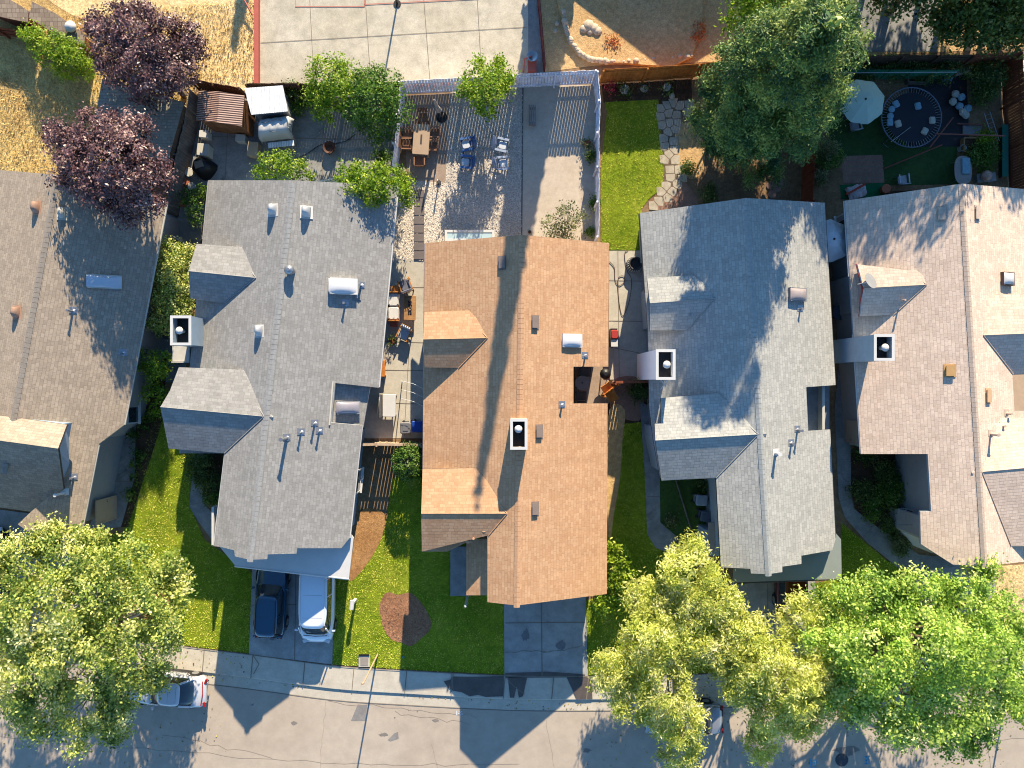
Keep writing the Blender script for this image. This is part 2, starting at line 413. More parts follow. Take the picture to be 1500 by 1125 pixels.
M_lawn = ground_mat('lawn_base', K(120,146,28,.65), K(160,176,46,.65), K(208,192,96,.65), .45, 4, 26, .4, bs=.6, bd=.05)
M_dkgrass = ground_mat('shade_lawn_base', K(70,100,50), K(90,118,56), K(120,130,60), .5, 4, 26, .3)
M_turf = ground_mat('green_turf', K(62,92,50), K(76,106,58), None, .5, 4, 30, .25)
M_pav = ground_mat('brick_pavers', K(166,128,108), K(180,142,122), K(140,106,90), .8, 4, 20, .2)
def bladem(name, stops):
    m, t, b = newmat(name, .6, .25)
    at = N(t, 'ShaderNodeAttribute', attribute_name='tint'); tc = N(t, 'ShaderNodeTexCoord').outputs['Object']
    n = noise(t, tc, .7, 7, .75, 1.2); mm = N(t, 'ShaderNodeMath', operation='MULTIPLY_ADD')
    t.links.new(at.outputs['Fac'], mm.inputs[0]); mm.inputs[1].default_value = .22; t.links.new(n, mm.inputs[2])
    c = ramp(t, mm.outputs[0], stops); t.links.new(c, b.inputs['Base Color'])
    tr = N(t, 'ShaderNodeBsdfTranslucent'); t.links.new(c, tr.inputs[0])
    ms = N(t, 'ShaderNodeMixShader'); ms.inputs[0].default_value = .18
    t.links.new(b.outputs[0], ms.inputs[1]); t.links.new(tr.outputs[0], ms.inputs[2]); t.links.new(ms.outputs[0], t.nodes['Material Output'].inputs[0])
    return m
M_blade = bladem('grass_blade', [(.4, K(118,158,20,.9)), (.55, K(186,208,52,.97)), (.68, K(240,228,124,.97))])
M_straw = bladem('straw_blade', [(.35, K(150,120,60)), (.6, K(226,190,118)), (.85, K(244,216,150))])
M_weedb = bladem('weed_blade', [(.4, K(168,144,92,.8)), (.58, K(232,202,130,.85)), (.85, K(250,228,170,.85))])
M_white = paint('white_paint', K(232,230,226), .5, .06, 2)
M_trim = paint('cream_trim', K(220,214,200), .6, .1, 2)
M_dktrim = paint('dark_trim', K(70,66,66), .6, .1, 2)
M_grey = paint('grey_paint', K(150,152,154), .6, .1, 2)
M_metal = paint('dull_metal', K(190,192,196), .35, .1, 4, .7)
M_black = paint('black_paint', K(30,30,32), .5, .15, 4)
M_glass = glassmat('window_glass'); M_sky = paint('skylight_dome', K(214,220,230), .15, .04, 1, 0, .8)
M_beige = paint('beige_stucco', K(206,186,160), .9, .1, 3, bs=.2)
M_blue = paint('pale_blue_siding', K(150,180,206), .8, .08, 3)
M_lblue = paint('blue_grey_siding', K(170,190,206), .8, .08, 3)
M_gstuc = paint('grey_stucco', K(176,172,170), .9, .08, 3, bs=.2)
M_tanst = paint('tan_siding', K(206,178,150), .85, .1, 3)
W_grey = wood('weathered_wood', K(118,108,100), K(160,150,140)); W_dark = wood('dark_wood', K(84,64,52), K(118,92,74))
W_white = wood('whitewashed_wood', K(220,218,228,.95), K(250,250,255,.95), 6); W_orng = wood('stained_wood', K(196,110,44), K(232,150,74))
W_red = wood('redwood_fence', K(132,72,50), K(164,96,68)); W_teak = wood('teak', K(176,128,84), K(206,160,112), 9, .6, 0)
W_lath = wood('pale_lath', K(190,160,130), K(220,195,166))
# ------------------------------------------------------------------ the ground
XS = [-900, -300, 0, 260, 365, 485, 585, 740, 860, 1000, 1200, 1490, 1900, 2400]
YL = [770, 862, 910, 945, 958, 974, 981, 989, 990, 988, 976, 946, 890, 810]
def edge(off, x0=-900, x1=2400):
    p = [(x, y+off) for x, y in zip(XS, YL) if x0 <= x <= x1]
    return smooth_px(p, 4, False)
def ye(x, off=0): return float(np.interp(x, XS, YL))+off
b = MB(); b.add([(-300, -300, -.2), (300, -300, -.2), (300, 300, -.2), (-300, 300, -.2)], [(0, 1, 2, 3)])
tag(b.build('ground', M_dirt, None, True), kind='structure')
b = MB(); P = [tuple(G(*p))[:2] for p in edge(31)]; b.prism(P+[(150, 160), (-150, 160)], -.19, 0)
tag(b.build('terrain', M_dirt, None, True), kind='structure')
b = MB(); P = [tuple(G(*p))[:2] for p in edge(40)]; Q = [(x, y-11.5) for x, y in P]
b.add([(x, y, -.07) for x, y in P+Q[::-1]], [tuple(range(len(P)*2))[::-1]])
tag(b.build('road', M_asph, None, True), kind='structure')
# kerb, gutter, sidewalk
b = MB()
for o0, o1, zz in ((0, 28, .034), (28, 34, .036)):
    A = [G(*p) for p in edge(o0)]; Bq = [G(*p) for p in edge(o1)]; n = len(A)
    b.add([(p.x, p.y, zz) for p in A]+[(p.x, p.y, zz) for p in Bq], [(n+i, n+i+1, i+1, i) for i in range(n-1)])
tag(b.build('sidewalk', M_walk, None, True), kind='structure')
b = MB(); A = [G(*p) for p in edge(34)]; n = len(A)
b.add([(p.x, p.y, .036) for p in A]+[(p.x, p.y-.07, -.062) for p in A], [(n+i, n+i+1, i+1, i) for i in range(n-1)])
tag(b.build('kerb', M_walk, None, True), kind='structure')
b = MB(); Bq = [G(*p) for p in edge(52)]
b.add([(p.x, p.y-.05, -.062) for p in A]+[(p.x, p.y, -.062) for p in Bq], [(n+i, n+i+1, i+1, i) for i in range(n-1)])
tag(b.build('gutter', M_walk, None, True), kind='structure')
segs = []
for x in (300, 371, 447, 519, 596, 664, 740, 811, 862, 930, 1000, 1070, 1190, 1260, 1330, 1400): segs.append([(x, ye(x, 0)), (x-3, ye(x, 34))])
segs += [[(371, ye(371)), (380, ye(380)+12), (372, ye(371)+28)], [(740, 990), (752, 1004), (768, 1016)]]
lines('sidewalk_joints', segs, M_crack, .035, .045)
segs = [[(p[0], p[1]+.5) for p in edge(34)]]
lines('sidewalk_lawn_joint', [edge(0)], M_crack, .035, .05)  # joint line along the lawn edge of the sidewalk
lines('gutter_seam', [[(x, y) for x, y in edge(52)]], M_crack, -.054, .05)
# cracks and patches on the road
def wob(a, c, n=14, amp=3):
    r = random.Random(int(a[0]*7+a[1]*3)); o = []
    for i in range(n+1):
        t = i/n; o.append((a[0]+(c[0]-a[0])*t+r.uniform(-amp, amp)*.6, a[1]+(c[1]-a[1])*t+r.uniform(-amp, amp)))
    return o
def wroad(p): return [(x, y) for x, y in p]
b = MB()
for s_ in [wob((478, 1027), (468, 1125), 14, 2), wob((0, 1080), (470, 1118), 20, 3), wob((480, 1028), (700, 1050), 16, 3), wob((800, 1055), (812, 1125), 10, 2),
           wob((470, 1118), (760, 1122), 16, 3), wob((580, 1044), (690, 1062), 12, 3), wob((240, 1075), (400, 1110), 12, 3), wob((1280, 1100), (1500, 1080), 12, 2), wob((1440, 1050), (1452, 1125), 8, 2), wob((632, 1090), (640, 1125), 6, 2)]:
    strip(b, [G(x, y, -.07) for x, y in s_], .024, -.062)
tag(b.build('road_cracks', M_crack2, None, True), kind='structure')
b = MB()
for P in ([(524, 1032), (538, 1033), (535, 1056), (514, 1056)], [(578, 1074), (583, 1072), (584, 1082), (572, 1086), (568, 1084)], [(366, 1033), (372, 1030), (371, 1034)]):
    b.add([tuple(G(x, y, -.063)) for x, y in P][::-1], [tuple(range(len(P)))])
tag(b.build('road_patches', M_patch, None, True), kind='structure')
M_spray = paint('white_survey_paint', K(230, 235, 240), .7, .1); M_sprayb = paint('blue_survey_paint', K(90, 190, 235), .7, .1)
b = MB()
for s_ in [[(669, 1041), (669, 1048)], [(672, 1042), (677, 1042)], [(674, 1042), (674, 1048)], [(671, 1045), (678, 1046)]]: strip(b, [G(x, y, -.07) for x, y in s_], .06, -.058)
tag(b.build('white_road_mark', M_spray, None, True), kind='structure')
b = MB()
def glyph(cx, cy, pts):
    for s_ in pts: strip(b, [G(cx+x, cy+y, -.07) for x, y in s_], .05, -.058)
glyph(1192, 1118, [[(-4, -4), (4, -5), (4, 0), (-3, 1), (-3, 6), (4, 5)], [(-5, -7), (-5, 6)], [(0, -6), (1, 4)], [(-4, -1), (5, -2)]])
glyph(1270, 1114, [[(-5, -5), (4, -6)], [(-1, -6), (-1, 5)], [(-4, 0), (4, -1), (4, 4), (-4, 5)], [(3, -8), (3, 2)]])
tag(b.build('blue_road_marks', M_sprayb, None, True), kind='structure')
b = MB(); c = G(1233, 1113, -.07); b.cyl((c.x, c.y, -.068), .38, .014, 24)
mh = tag(b.build('manhole_cover', paint('cast_iron', K(90, 92, 98), .5, .3, 6, .4)), 'round iron manhole cover set in the shaded street asphalt', 'manhole cover')
# back and side yards
sheet('dry_field', [(-200,-250),(374,-250),(376,122),(290,128),(270,150),(250,262),(130,275),(-200,262)], M_weeds, 1)
sheet('dry_grass_slope', smooth_px([(170,-60),(374,-60),(374,118),(300,124),(290,90),(200,60),(120,30),(60,-20)]), M_dry, 2)
sheet('sports_court', [(376,-250),(772,-250),(774,108),(597,124),(376,127)], M_court, 2)
lines('court_joints', [[(382,63),(772,40)],[(452,-40),(460,120)],[(533,-40),(543,120)],[(618,-40),(630,120)],[(697,-40),(706,118)]], M_crack, .014, .03)
lines('court_paint', [[(433,-40),(433,10),(534,10)],[(534,-40),(534,10)],[(534,7),(772,-5)]], paint('red_court_paint', K(214,130,115), .8), .018, .05)
sheet('court_shade_strip', [(772,-250),(783,-250),(795,108),(774,110)], M_oldc, 3)  # shade along the court's right edge, put in as a darker concrete strip
sheet('bare_field', [(783,-250),(1500,-250),(1500,70),(1230,84),(1010,92),(872,96),(795,106)], M_tan, 1)
sheet('field_shade_sheet', [(1240,-60),(1372,-60),(1372,76),(1240,76)], M_oldc, 3)  # grey sheet stands in for shade on this part of the field
sheet('right_alley', [(1474,90),(1600,70),(1600,290),(1482,290)], M_dry, 2)
sheet('back_patio', [(278,150),(360,135),(597,138),(580,272),(262,272)], M_oldc, 1)
lines('patio_joints', [[(334,186),(330,262)],[(474,180),(472,262)],[(290,200),(580,205)]], M_crack, .01, .04)
sheet('dining_patio', [(590,140),(665,136),(658,258),(650,275),(597,268)], M_brownp, 2)
sheet('gravel_yard', [(660,134),(766,128),(764,352),(655,350),(652,275)], M_gravel2, 3)
sheet('gravel_path', [(575,262),(655,268),(652,275),(664,352),(622,382),(556,384)], M_gravel, 2)
lines('yard_edging', [[(766,126),(764,350)]], paint('edging', K(120,116,112), .8), .02, .07)
sheet('sand_yard', [(766,126),(874,124),(872,358),(764,358)], M_sand, 2)
sheet('side_patio', [(552,382),(640,380),(640,642),(530,642)], M_conc, 2)
lines('side_patio_joints', [[(556,421),(622,421)],[(560,500),(622,502)],[(560,542),(622,543)],[(600,500),(592,640)],[(566,590),(622,592)]], M_crack, .012, .035)
sheet('side_yard_slab', [(885,366),(950,366),(950,556),(885,556)], M_conc, 2)
lines('side_slab_joints', [[(892,411),(945,412)],[(892,470),(945,471)],[(892,508),(950,520)],[(905,366),(907,556)]], M_crack, .012, .035)
sheet('cobble_path', smooth_px([(897,558),(938,556),(940,612),(915,614),(898,606)]), M_pav, 3)
sheet('side_yard_soil', [(880,556),(960,556),(960,700),(880,700)], M_soil, 1)
# lawns
LAWN1 = [(228,600),(288,655),(281,690),(278,740),(300,790),(330,812),(372,840),(365,957),(300,949),(160,930),(60,915),(100,790),(180,780),(200,700)]
LAWN2 = [(488,845),(518,845),(548,792),(566,762),(575,700),(640,690),(690,760),(738,860),(739,988),(585,980),(487,973)]
LAWN3 = [(893,700),(893,640),(900,622),(940,618),(944,690),(947,760),(957,790),(985,803),(1015,830),(1076,860),(1068,984),(1000,987),(862,989),(858,880),(885,870)]
LAWN4 = [(886,150),(964,146),(968,200),(973,250),(970,275),(950,292),(940,305),(945,367),(880,367),(880,250),(889,165)]
LAWN5 = [(1190,856),(1230,845),(1232,765),(1300,822),(1335,832),(1340,842),(1300,870),(1400,880),(1400,955),(1200,975),(1194,900)]
LAWN6 = [(1445,830),(1600,820),(1600,925),(1480,945),(1440,950)]
for i, P in enumerate((LAWN1, LAWN2, LAWN3, LAWN4, LAWN5)): sheet('lawn', P, M_lawn, 3)
sheet('dry_front_lawn', LAWN6, M_dry, 3)
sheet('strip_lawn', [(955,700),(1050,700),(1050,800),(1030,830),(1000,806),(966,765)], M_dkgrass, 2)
MULCH = smooth_px([(556,887),(566,868),(584,871),(601,868),(615,880),(623,892),(631,908),(630,922),(618,934),(602,946),(588,941),(573,936),(562,920),(558,903)])
sheet('mulch_circle', MULCH, M_mulch, 4)
DIRTP = smooth_px([(528,750),(548,745),(565,756),(560,785),(545,815),(522,845),(512,846),(520,790)])
sheet('dirt_strip', DIRTP, ground_mat('orange_dirt', K(176,130,84,.7), K(196,150,100,.7), K(150,112,66,.7), .8, 6, 20, .35, bs=.6, bd=.04), 4)
MUL1 = smooth_px([(195,880),(225,862),(252,880),(250,905),(225,918),(200,905)])
sheet('tree_ring_soil', MUL1, M_mulch, 4)
sheet('planting_bed', [(182,600),(245,520),(240,610),(228,650),(205,720),(188,772),(168,772),(178,720),(185,650)], M_soil, 4)
DRYP = smooth_px([(893,600),(915,600),(912,640),(908,700),(898,760),(893,800),(888,700)])
sheet('dry_side_strip', DRYP, M_tan, 5)
sheet('driveway', [(372,790),(492,790),(487,973),(365,958)], M_drive, 6)
sheet('driveway', [(738,850),(857,850),(861,990),(739,989)], M_drive, 6)
sheet('driveway', [(1075,800),(1192,800),(1197,976),(1066,984)], M_drive, 6)
sheet('driveway', [(1335,832),(1458,800),(1458,949),(1410,955),(1345,880)], M_drive, 6)
sheet('driveway', [(-50,740),(110,760),(90,918),(-60,900)], M_drive, 6)
lines('driveway_joints', [[(434,840),(432,968)],[(367,886),(435,885)],[(740,912),(857,911)],[(793,880),(794,989)],[(1124,855),(1124,985)],[(1075,898),(1190,896)]], M_crack, .032, .045)
lines('driveway_cracks', [wob((740,956),(800,952),8,2), wob((794,956),(857,946),8,2), wob((660,982),(664,1010),5,1)], M_crack, .033, .03)
# wet streaks by the kerb
b = MB()
for P in ([(654,1004),(650,998),(659,996),(664,991),(690,992),(738,990),(738,1020),(712,1021),(700,1018),(688,1020),(676,1014),(664,1012),(657,1008)], [(740,986),(800,984),(857,988),(857,992),(740,993)], [(744,992),(772,993),(766,1020),(760,1022),(757,1005),(753,1022),(747,1022)], [(830,992),(866,991),(868,1024),(845,1025)]):
    b.add([tuple(G(x, y, .072)) for x, y in P][::-1], [tuple(range(len(P)))])
tag(b.build('wet_stains', M_wet, None, True), kind='structure')
# paths
PATH4 = [(937,588),(962,600),(966,650),(967,765),(996,790),(1012,808),(985,812),(960,802),(948,782),(944,690)]
sheet('garden_path', PATH4, M_oldc, 6)
PATH5 = [(1228,540),(1245,540),(1246,720),(1250,745),(1285,772),(1345,812),(1375,815),(1400,830),(1345,836),(1316,832),(1270,795),(1237,758),(1228,730),(1222,600)]
sheet('garden_path', PATH5, M_oldc, 6)
PATH2 = smooth_px([(284,668),(300,660),(297,735),(320,760),(332,800),(318,800),(290,762),(278,742)], 1)
sheet('garden_path', PATH2, M_oldc, 6)
PATH1 = [(160,650),(205,600),(208,540),(192,530),(172,640),(150,740),(110,800),(170,800),(190,700),(200,640)]
sheet('garden_path', [(170,645),(200,608),(198,700),(178,772),(130,775),(154,715)], M_oldc, 6)
lines('path_joints', [[(944,644),(966,643)],[(944,675),(967,674)],[(947,727),(967,727)],[(950,782),(967,770)],[(1224,640),(1246,640)],[(1228,735),(1248,728)],[(1262,788),(1280,768)],[(170,645),(197,652)],[(165,705),(195,705)],[(278,740),(297,735)]], M_crack, .034, .035)
sheet('flower_bed', smooth_px([(1240,664),(1330,664),(1338,745),(1335,805),(1318,800),(1280,770),(1252,745),(1245,700)],2), M_soil, 5)
sheet('flower_bed', [(296,660),(332,660),(330,750),(312,740),(297,725)], M_soil, 5)
sheet('flower_bed', [(970,700),(1062,700),(1062,812),(1010,806),(978,780)], M_soil, 1)
# back yard of the teal-grey roof house
sheet('back_flower_bed', [(880,115),(1012,108),(1014,150),(966,156),(964,147),(884,151)], M_soil, 2)
sheet('shade_yard', [(968,150),(1210,130),(1210,300),(960,310),(975,250)], M_dirt, 1)
sheet('bare_patch', smooth_px([(990,190),(1015,180),(1030,210),(1030,250),(1010,262),(990,240)]), M_tan, 2)
sheet('brick_patio', smooth_px([(952,300),(970,280),(992,262),(1010,275),(1022,298),(1000,306),(960,308)],2), M_pav, 3)
# flagstones: irregular slabs along the curving path
PB = smooth_px([(966,156),(1005,150),(1010,162),(996,178),(988,200),(990,235),(1002,265),(985,285),(965,300),(950,304),(966,284),(973,255),(970,200)], 3)
sheet('path_mortar', PB, ground_mat('path_sand', K(120,104,86), K(144,126,106), None, 1, 6, 25, .25), 3)
rg = np.random.default_rng(4); cells = []
b = MB(); pts = []
for _ in range(3000):
    x, y = rg.uniform(948, 1012), rg.uniform(148, 306)
    if inpoly(np.array([x]), np.array([y]), PB)[0] and all((x-a)**2+(y-c)**2 > 9.5**2 for a, c in pts): pts.append((x, y))
def halfclip(P, q, r_):
    mx, my = (q[0]+r_[0])/2, (q[1]+r_[1])/2; dx, dy = r_[0]-q[0], r_[1]-q[1]; L = math.hypot(dx, dy); mx -= dx/L*.5; my -= dy/L*.5; o = []
    for i in range(len(P)):
        a, c = P[i], P[(i+1) % len(P)]; da = (a[0]-mx)*dx+(a[1]-my)*dy; dc = (c[0]-mx)*dx+(c[1]-my)*dy
        if da <= 0: o.append(a)
        if da*dc < 0: t = da/(da-dc); o.append((a[0]+(c[0]-a[0])*t, a[1]+(c[1]-a[1])*t))
    return o
for q in pts:
    P = [(q[0]-7, q[1]-6), (q[0]+7, q[1]-7), (q[0]+6, q[1]+7), (q[0]-6, q[1]+6)]
    for r_ in pts:
        if r_ != q and (r_[0]-q[0])**2+(r_[1]-q[1])**2 < 500 and P: P = halfclip(P, q, r_)
    if len(P) > 2: b.prism([tuple(G(*p))[:2] for p in P], .012, .035)
tag(b.build('flagstone_path', ground_mat('flagstone', K(196,182,160), K(214,202,182), K(170,156,138), 1.5, 5, 30, .15), None, True), kind='structure')
# back yard of the pink-beige roof house
sheet('turf_yard', [(1205,100),(1470,92),(1478,285),(1205,290)], M_dirt, 1)
sheet('turf', [(1212,168),(1290,160),(1400,200),(1405,270),(1290,272),(1230,230),(1212,222)], M_turf, 2)
sheet('green_mat', [(1230,271),(1295,268),(1296,290),(1232,292)], ground_mat('green_mat', K(20,110,70), K(26,124,80), None, .5, 4, 30, .2), 3)
sheet('paver_patio', [(1232,229),(1292,227),(1295,268),(1235,269)], M_pav, 4)
lines('paver_joints', [[(x, 228),(x+2, 269)] for x in range(1240,1292,9)]+[[(1233, y),(1294, y)] for y in range(236,268,8)], M_crack, .02, .03)
sheet('black_ground_cloth', [(1330,120),(1415,110),(1420,215),(1330,215)], paint('ground_cloth', K(52,50,54), .8, .3, 3), 3)
# raised earth bank with stone edging behind the orange fence
b = MB(); P = smooth_px([(822,-60),(826,40),(838,72),(862,90),(910,94),(1012,86),(1012,-60)], 3)
b.prism([tuple(G(*p))[:2] for p in P], .01, .22); tag(b.build('earth_bank', M_tan, None, True), kind='structure')
M_stone = ground_mat('field_stone', K(206,186,160,.7), K(226,208,186,.7), None, 1, 4, 20, .25)
for i, (x, y) in enumerate(smooth_px([(826,20),(829,45),(838,66),(855,84),(880,91),(912,92),(1012,84)], 9, False)):
    c = G(x+rnd(-1, 1), y+rnd(-1, 1)); r = rnd(.12, .2); b = MB()
    b.lathe((c.x, c.y, .05), [(r*.8, 0), (r, r*.7), (r*.8, r*1.2), (r*.3, r*1.45)], 7)
    tag(b.build('edging_stone', M_stone), 'pale stone in the curving row that edges the raised earth bank', 'stone', 'stones edging the raised earth bank')

def blot(name, items, m, z):
    b = MB(); r_ = random.Random(9)
    for x, y, rx, ry in items:
        c = G(x, y); n = 14; P = [(c.x+rx*math.cos(2*math.pi*k/n)*r_.uniform(.6, 1.15), c.y+ry*math.sin(2*math.pi*k/n)*r_.uniform(.6, 1.15)) for k in range(n)]
        b.add([(p[0], p[1], z) for p in P], [tuple(range(n))])
    tag(b.build(name, m, None, True), kind='structure')
blot('oil_stains', [(400,925,.3,.5),(770,930,.25,.4),(822,945,.3,.3),(1105,930,.3,.5),(1150,925,.2,.3)], paint('oil_stain', K(134,134,138), .6, .2), .075)
blot('road_stains', [(638,1056,.22,.1),(562,1077,.3,.12),(578,1052,.05,.05),(598,1041,.05,.05),(611,1043,.05,.05),(1240,1100,.8,.3),(430,1060,.2,.12),(860,1100,.3,.15)], paint('road_stain', K(150,142,134), .8, .2), -.0625)
# ------------------------------------------------------------------ houses
def inset_poly(P, ds):
    """inset 2-D polygon (ccw) by per-edge distances ds[i] for edge i->i+1"""
    n = len(P); ln = []
    for i in range(n):
        a, c = Vector(P[i][:2]), Vector(P[(i+1) % n][:2]); d = (c-a).normalized(); nn = Vector((-d.y, d.x))
        ln.append((a+nn*ds[i], d))
    out = []
    for i in range(n):
        (p, d), (q, e) = ln[i-1], ln[i]; cr = d.x*e.y-d.y*e.x
        if abs(cr) < .05: out.append(tuple(q)); continue
        t = ((q.x-p.x)*e.y-(q.y-p.y)*e.x)/cr; o = p+d*t; out.append((o.x, o.y))
    return out
def ccw(P):
    a = sum(P[i][0]*P[(i+1)%len(P)][1]-P[(i+1)%len(P)][0]*P[i][1] for i in range(len(P)))
    return a > 0
def wall_under(b, pl, W, ds, z0=0.0):
    """W world outline of the roof face"""
    if not ccw(W): W = W[::-1]; ds = ds[::-1]; ds = ds[1:]+ds[:1]
    I = inset_poly(W, ds); n = len(I); q = pl.low(.17)
    lo = [(x, y, z0) for x, y in I]; hi = [(x, y, q.z(x, y)) for x, y in I]
    b.add(lo+hi, [(i, (i+1) % n, n+(i+1) % n, n+i) for i in range(n)]+[tuple(range(n, 2*n))])
ZR, ZE = 4.9, 2.85
class House:
    def __init__(s, label, loc, roofm, trim, wallm, capm, zr=ZR):
        s.root = thing('house', label, 'house', loc); s.m = roofm; s.t = trim; s.w = wallm; s.capm = capm; s.zr = zr
        s.roofb = MB(); s.wallb = MB(); s.fac = {}
    def ridge(s, a, c): s.ra = G(*a, s.zr); s.rb = G(*c, s.zr); s.rd = (s.rb-s.ra).normalized()
    def face(s, key, eave_pt, px, ov=.42, ze=ZE, dz=0, gable=.35, wall=True):
        """px: outline; first and last points lie on the ridge"""
        pl = Plane(s.ra, s.rb, G(*eave_pt, ze)).low(dz); s.fac[key] = pl
        W = [pl.px(*p) for p in px]
        sl = pl.n.cross(s.rd); sl = sl if sl.z > 0 else -sl
        s.roofb.slab(W, .15, 0, 1, (s.rd, sl.normalized()))
        n = len(W); ds = [ov]*n; ds[-1] = 0.0
        if wall: wall_under(s.wallb, pl, W, ds)
    def caps(s, n, m=None):
        b = MB(); L = (s.rb-s.ra).length; k = int(L/.26); yaw = math.atan2(s.rd.y, s.rd.x)
        for i in range(k):
            p = s.ra+s.rd*(i+.5)*L/k
            for sgn in (-1, 1):
                q = s.fac['L' if sgn < 0 else 'R']; nn = Vector((s.rd.y, -s.rd.x, 0))*(-1 if s.rd.y < 0 else 1)*sgn
                c = p+nn*.075; zz = q.z(c.x, c.y)+.022
                w0 = [p+Vector((0, 0, .035)), p+s.rd*L/k*.94+Vector((0, 0, .02))]
                a2 = p+nn*.16; c2 = a2+s.rd*L/k*.94
                o = [w0[0], w0[1], Vector((c2.x, c2.y, q.z(c2.x, c2.y)+.022)), Vector((a2.x, a2.y, q.z(a2.x, a2.y)+.035))]
                if (o[1]-o[0]).cross(o[2]-o[0]).z < 0: o = o[::-1]
                b.slab(o, .03, 0, 0)
        b.build('ridge_cap', m or s.capm, s.roof)
    def done(s):
        s.roof = s.roofb.build('roof', [s.m, s.t], s.root); s.wallb.build('wall', s.w, s.root)
        s.caps(0)
    def wing(s, key, tip, end, up, dn, ext=.45, walls=True, hz=None, mat=None, name='gable_roof', endwall=.3, lift=.24):
        """cross gable: ridge from tip (on the main slope) to end; up/dn = list of outline pixels from end side to the valley corner"""
        pl = s.fac[key]; T = pl.px(*tip); E = G(*end, T.z); d = (T-E).normalized(); b = MB(); wb = MB(); out = []
        for side in (up, dn):
            cz = pl.px(*side[-1]); zz = cz.z+(lift if side is up else 0)
            q = Plane(T, E, G(*side[-1], zz)) if side[-1] else None
            W = [T+d*ext, E]+[q.px(*p) for p in side]; W.append(W[-1]+d*ext)
            sl = q.n.cross(d); sl = sl if sl.z > 0 else -sl
            b.slab(W, .13, 0, 1, (d, sl.normalized())); out.append(q)
            if walls:
                n = len(W); ds = [0.0]+[endwall]+[.3]*(n-3)+[0.0]; ds = ds[:n]; ds[-1] = 0
                wall_under(wb, q, W, ds)
        o = b.build(name, [mat or s.m, s.t], s.root)
        # metal valley / rake trims
        tb = MB(); tb.tube([E+Vector((0, 0, .02)), T+Vector((0, 0, .02))], .022, 5)
        for side, q in zip((up, dn), out): 
            a = pl.px(*side[-1]); tb.tube([T+Vector((0, 0, .03)), a+Vector((0, 0, .03))], .022, 5)
        tb.build('valley_flashing', s.capm, o)
        if walls: wb.build('gable_wall', s.w, s.root)
        return o, out
    def on(s, key, px, py): return s.fac[key].px(px, py)
    # fittings -----------------------------------------------------
    def pipe(s, key, px, py, h=.45, r=.05, m=None, base=.16, tilt=0, par=None):
        p = (s.fac[key] if isinstance(key, str) else key).px(px, py); b = MB(); b.cyl((p.x, p.y, p.z-.05), r, h+.05, 8); b.cyl((p.x, p.y, p.z+h), r*1.35, .05, 8)
        b.cyl((p.x, p.y, p.z-.02), base, .06, 10, r*1.4)
        b.box((p.x, p.y+.06, s_z(s, key, p.x, p.y+.06)+.01), (base*2.4, base*2.2, .02), 0, 0, s_tilt(s, key))
        b.build('vent_pipe', m or M_metal, s.roof if par is None else par)
    def boxvent(s, key, px, py, w=.34, l=.42, h=.16, m=None, hood=False):
        p = s.fac[key].px(px, py); b = MB(); tl = s_tilt(s, key)
        b.box((p.x, p.y, p.z+.015), (w*1.45, l*1.35, .02), 0, 0, tl)
        if hood:   # half-round hooded vent, mouth facing away from the sun
            pr = []
            for i in range(9):
                a = math.pi*i/8; pr.append((math.cos(a)*w*.5, math.sin(a)*h*2.2))
            b.loft([[(p.x+x, p.y+l*.5, p.z+z*.75) for x, z in pr], [(p.x+x, p.y-l*.1, p.z+z) for x, z in pr], [(p.x+x*.85, p.y-l*.5, p.z+z*.35) for x, z in pr]], True, 0, True)
        else:
            b.box((p.x, p.y, p.z+h/2), (w, l, h), 0, 0, tl); b.box((p.x, p.y, p.z+h+.01), (w*1.12, l*1.1, .025), 0, 0, tl)
        b.build('roof_vent', m or M_metal, s.roof)
    def skylight(s, key, px, py, w, l, dome=None, h=.16, curb=None, plane=None):
        pl = plane or s.fac[key]; p = pl.px(px, py); b = MB(); tl = s_tilt(s, pl)
        b.box((p.x, p.y, p.z+h/2), (w+.1, l+.1, h), 0, 0, tl); k = b.build('skylight', curb or M_trim, s.root)
        g = MB(); prof = []
        for t in (-1, -.8, -.4, 0, .4, .8, 1): prof.append(t)
        rings = [[(p.x+u*w/2, p.y+t*l/2, p.z+h+.01-math.tan(tl)*u*w/2+.13*(1-u**4)*(1-t**4)) for t in prof] for u in prof]
        vs = [q for r in rings for q in r]; g.add(vs, [(i*7+j, (i+1)*7+j, (i+1)*7+j+1, i*7+j+1) for i in range(6) for j in range(6)], 0, True)
        g.build('dome', dome or M_sky, k)
    def chimney(s, top, z, w, l, base_z=0, bx=0, m=None, shoulder=None, capoff=(0, 0), label=None, open_w=.62, ox=0):
        """wooden chimney chase; top = pixel of centre of its top at height z"""
        c = G(*top, z); mm = m or s.w; b = MB()
        t = .09; zi = z-.55
        b.box((c.x, c.y, (base_z+zi)/2), (w, l, zi-base_z))
        for sx in (-1, 1): b.box((c.x+sx*(w/2-t/2), c.y, (zi+z)/2), (t, l, z-zi))
        for sy in (-1, 1): b.box((c.x, c.y+sy*(l/2-t/2), (zi+z)/2), (w-2*t, t, z-zi))
        if shoulder:      # wide lower part with a sloping shoulder: (x0, x1, z top, z at the far end)
            x0, x1, za, zb = shoulder
            q = [(x0, zb), (x1, za)]
            b.loft([[(x, c.y-l/2+.02, 0), (x, c.y+l/2-.02, 0), (x, c.y+l/2-.02, zz), (x, c.y-l/2+.02, zz)] for x, zz in q])
        ch = b.build('chimney', mm, s.root)
        q = MB(); q.box((c.x, c.y, zi+.01), (w-2*t-.004, l-2*t-.004, .02)); q.build('chimney_pan', M_black, ch)
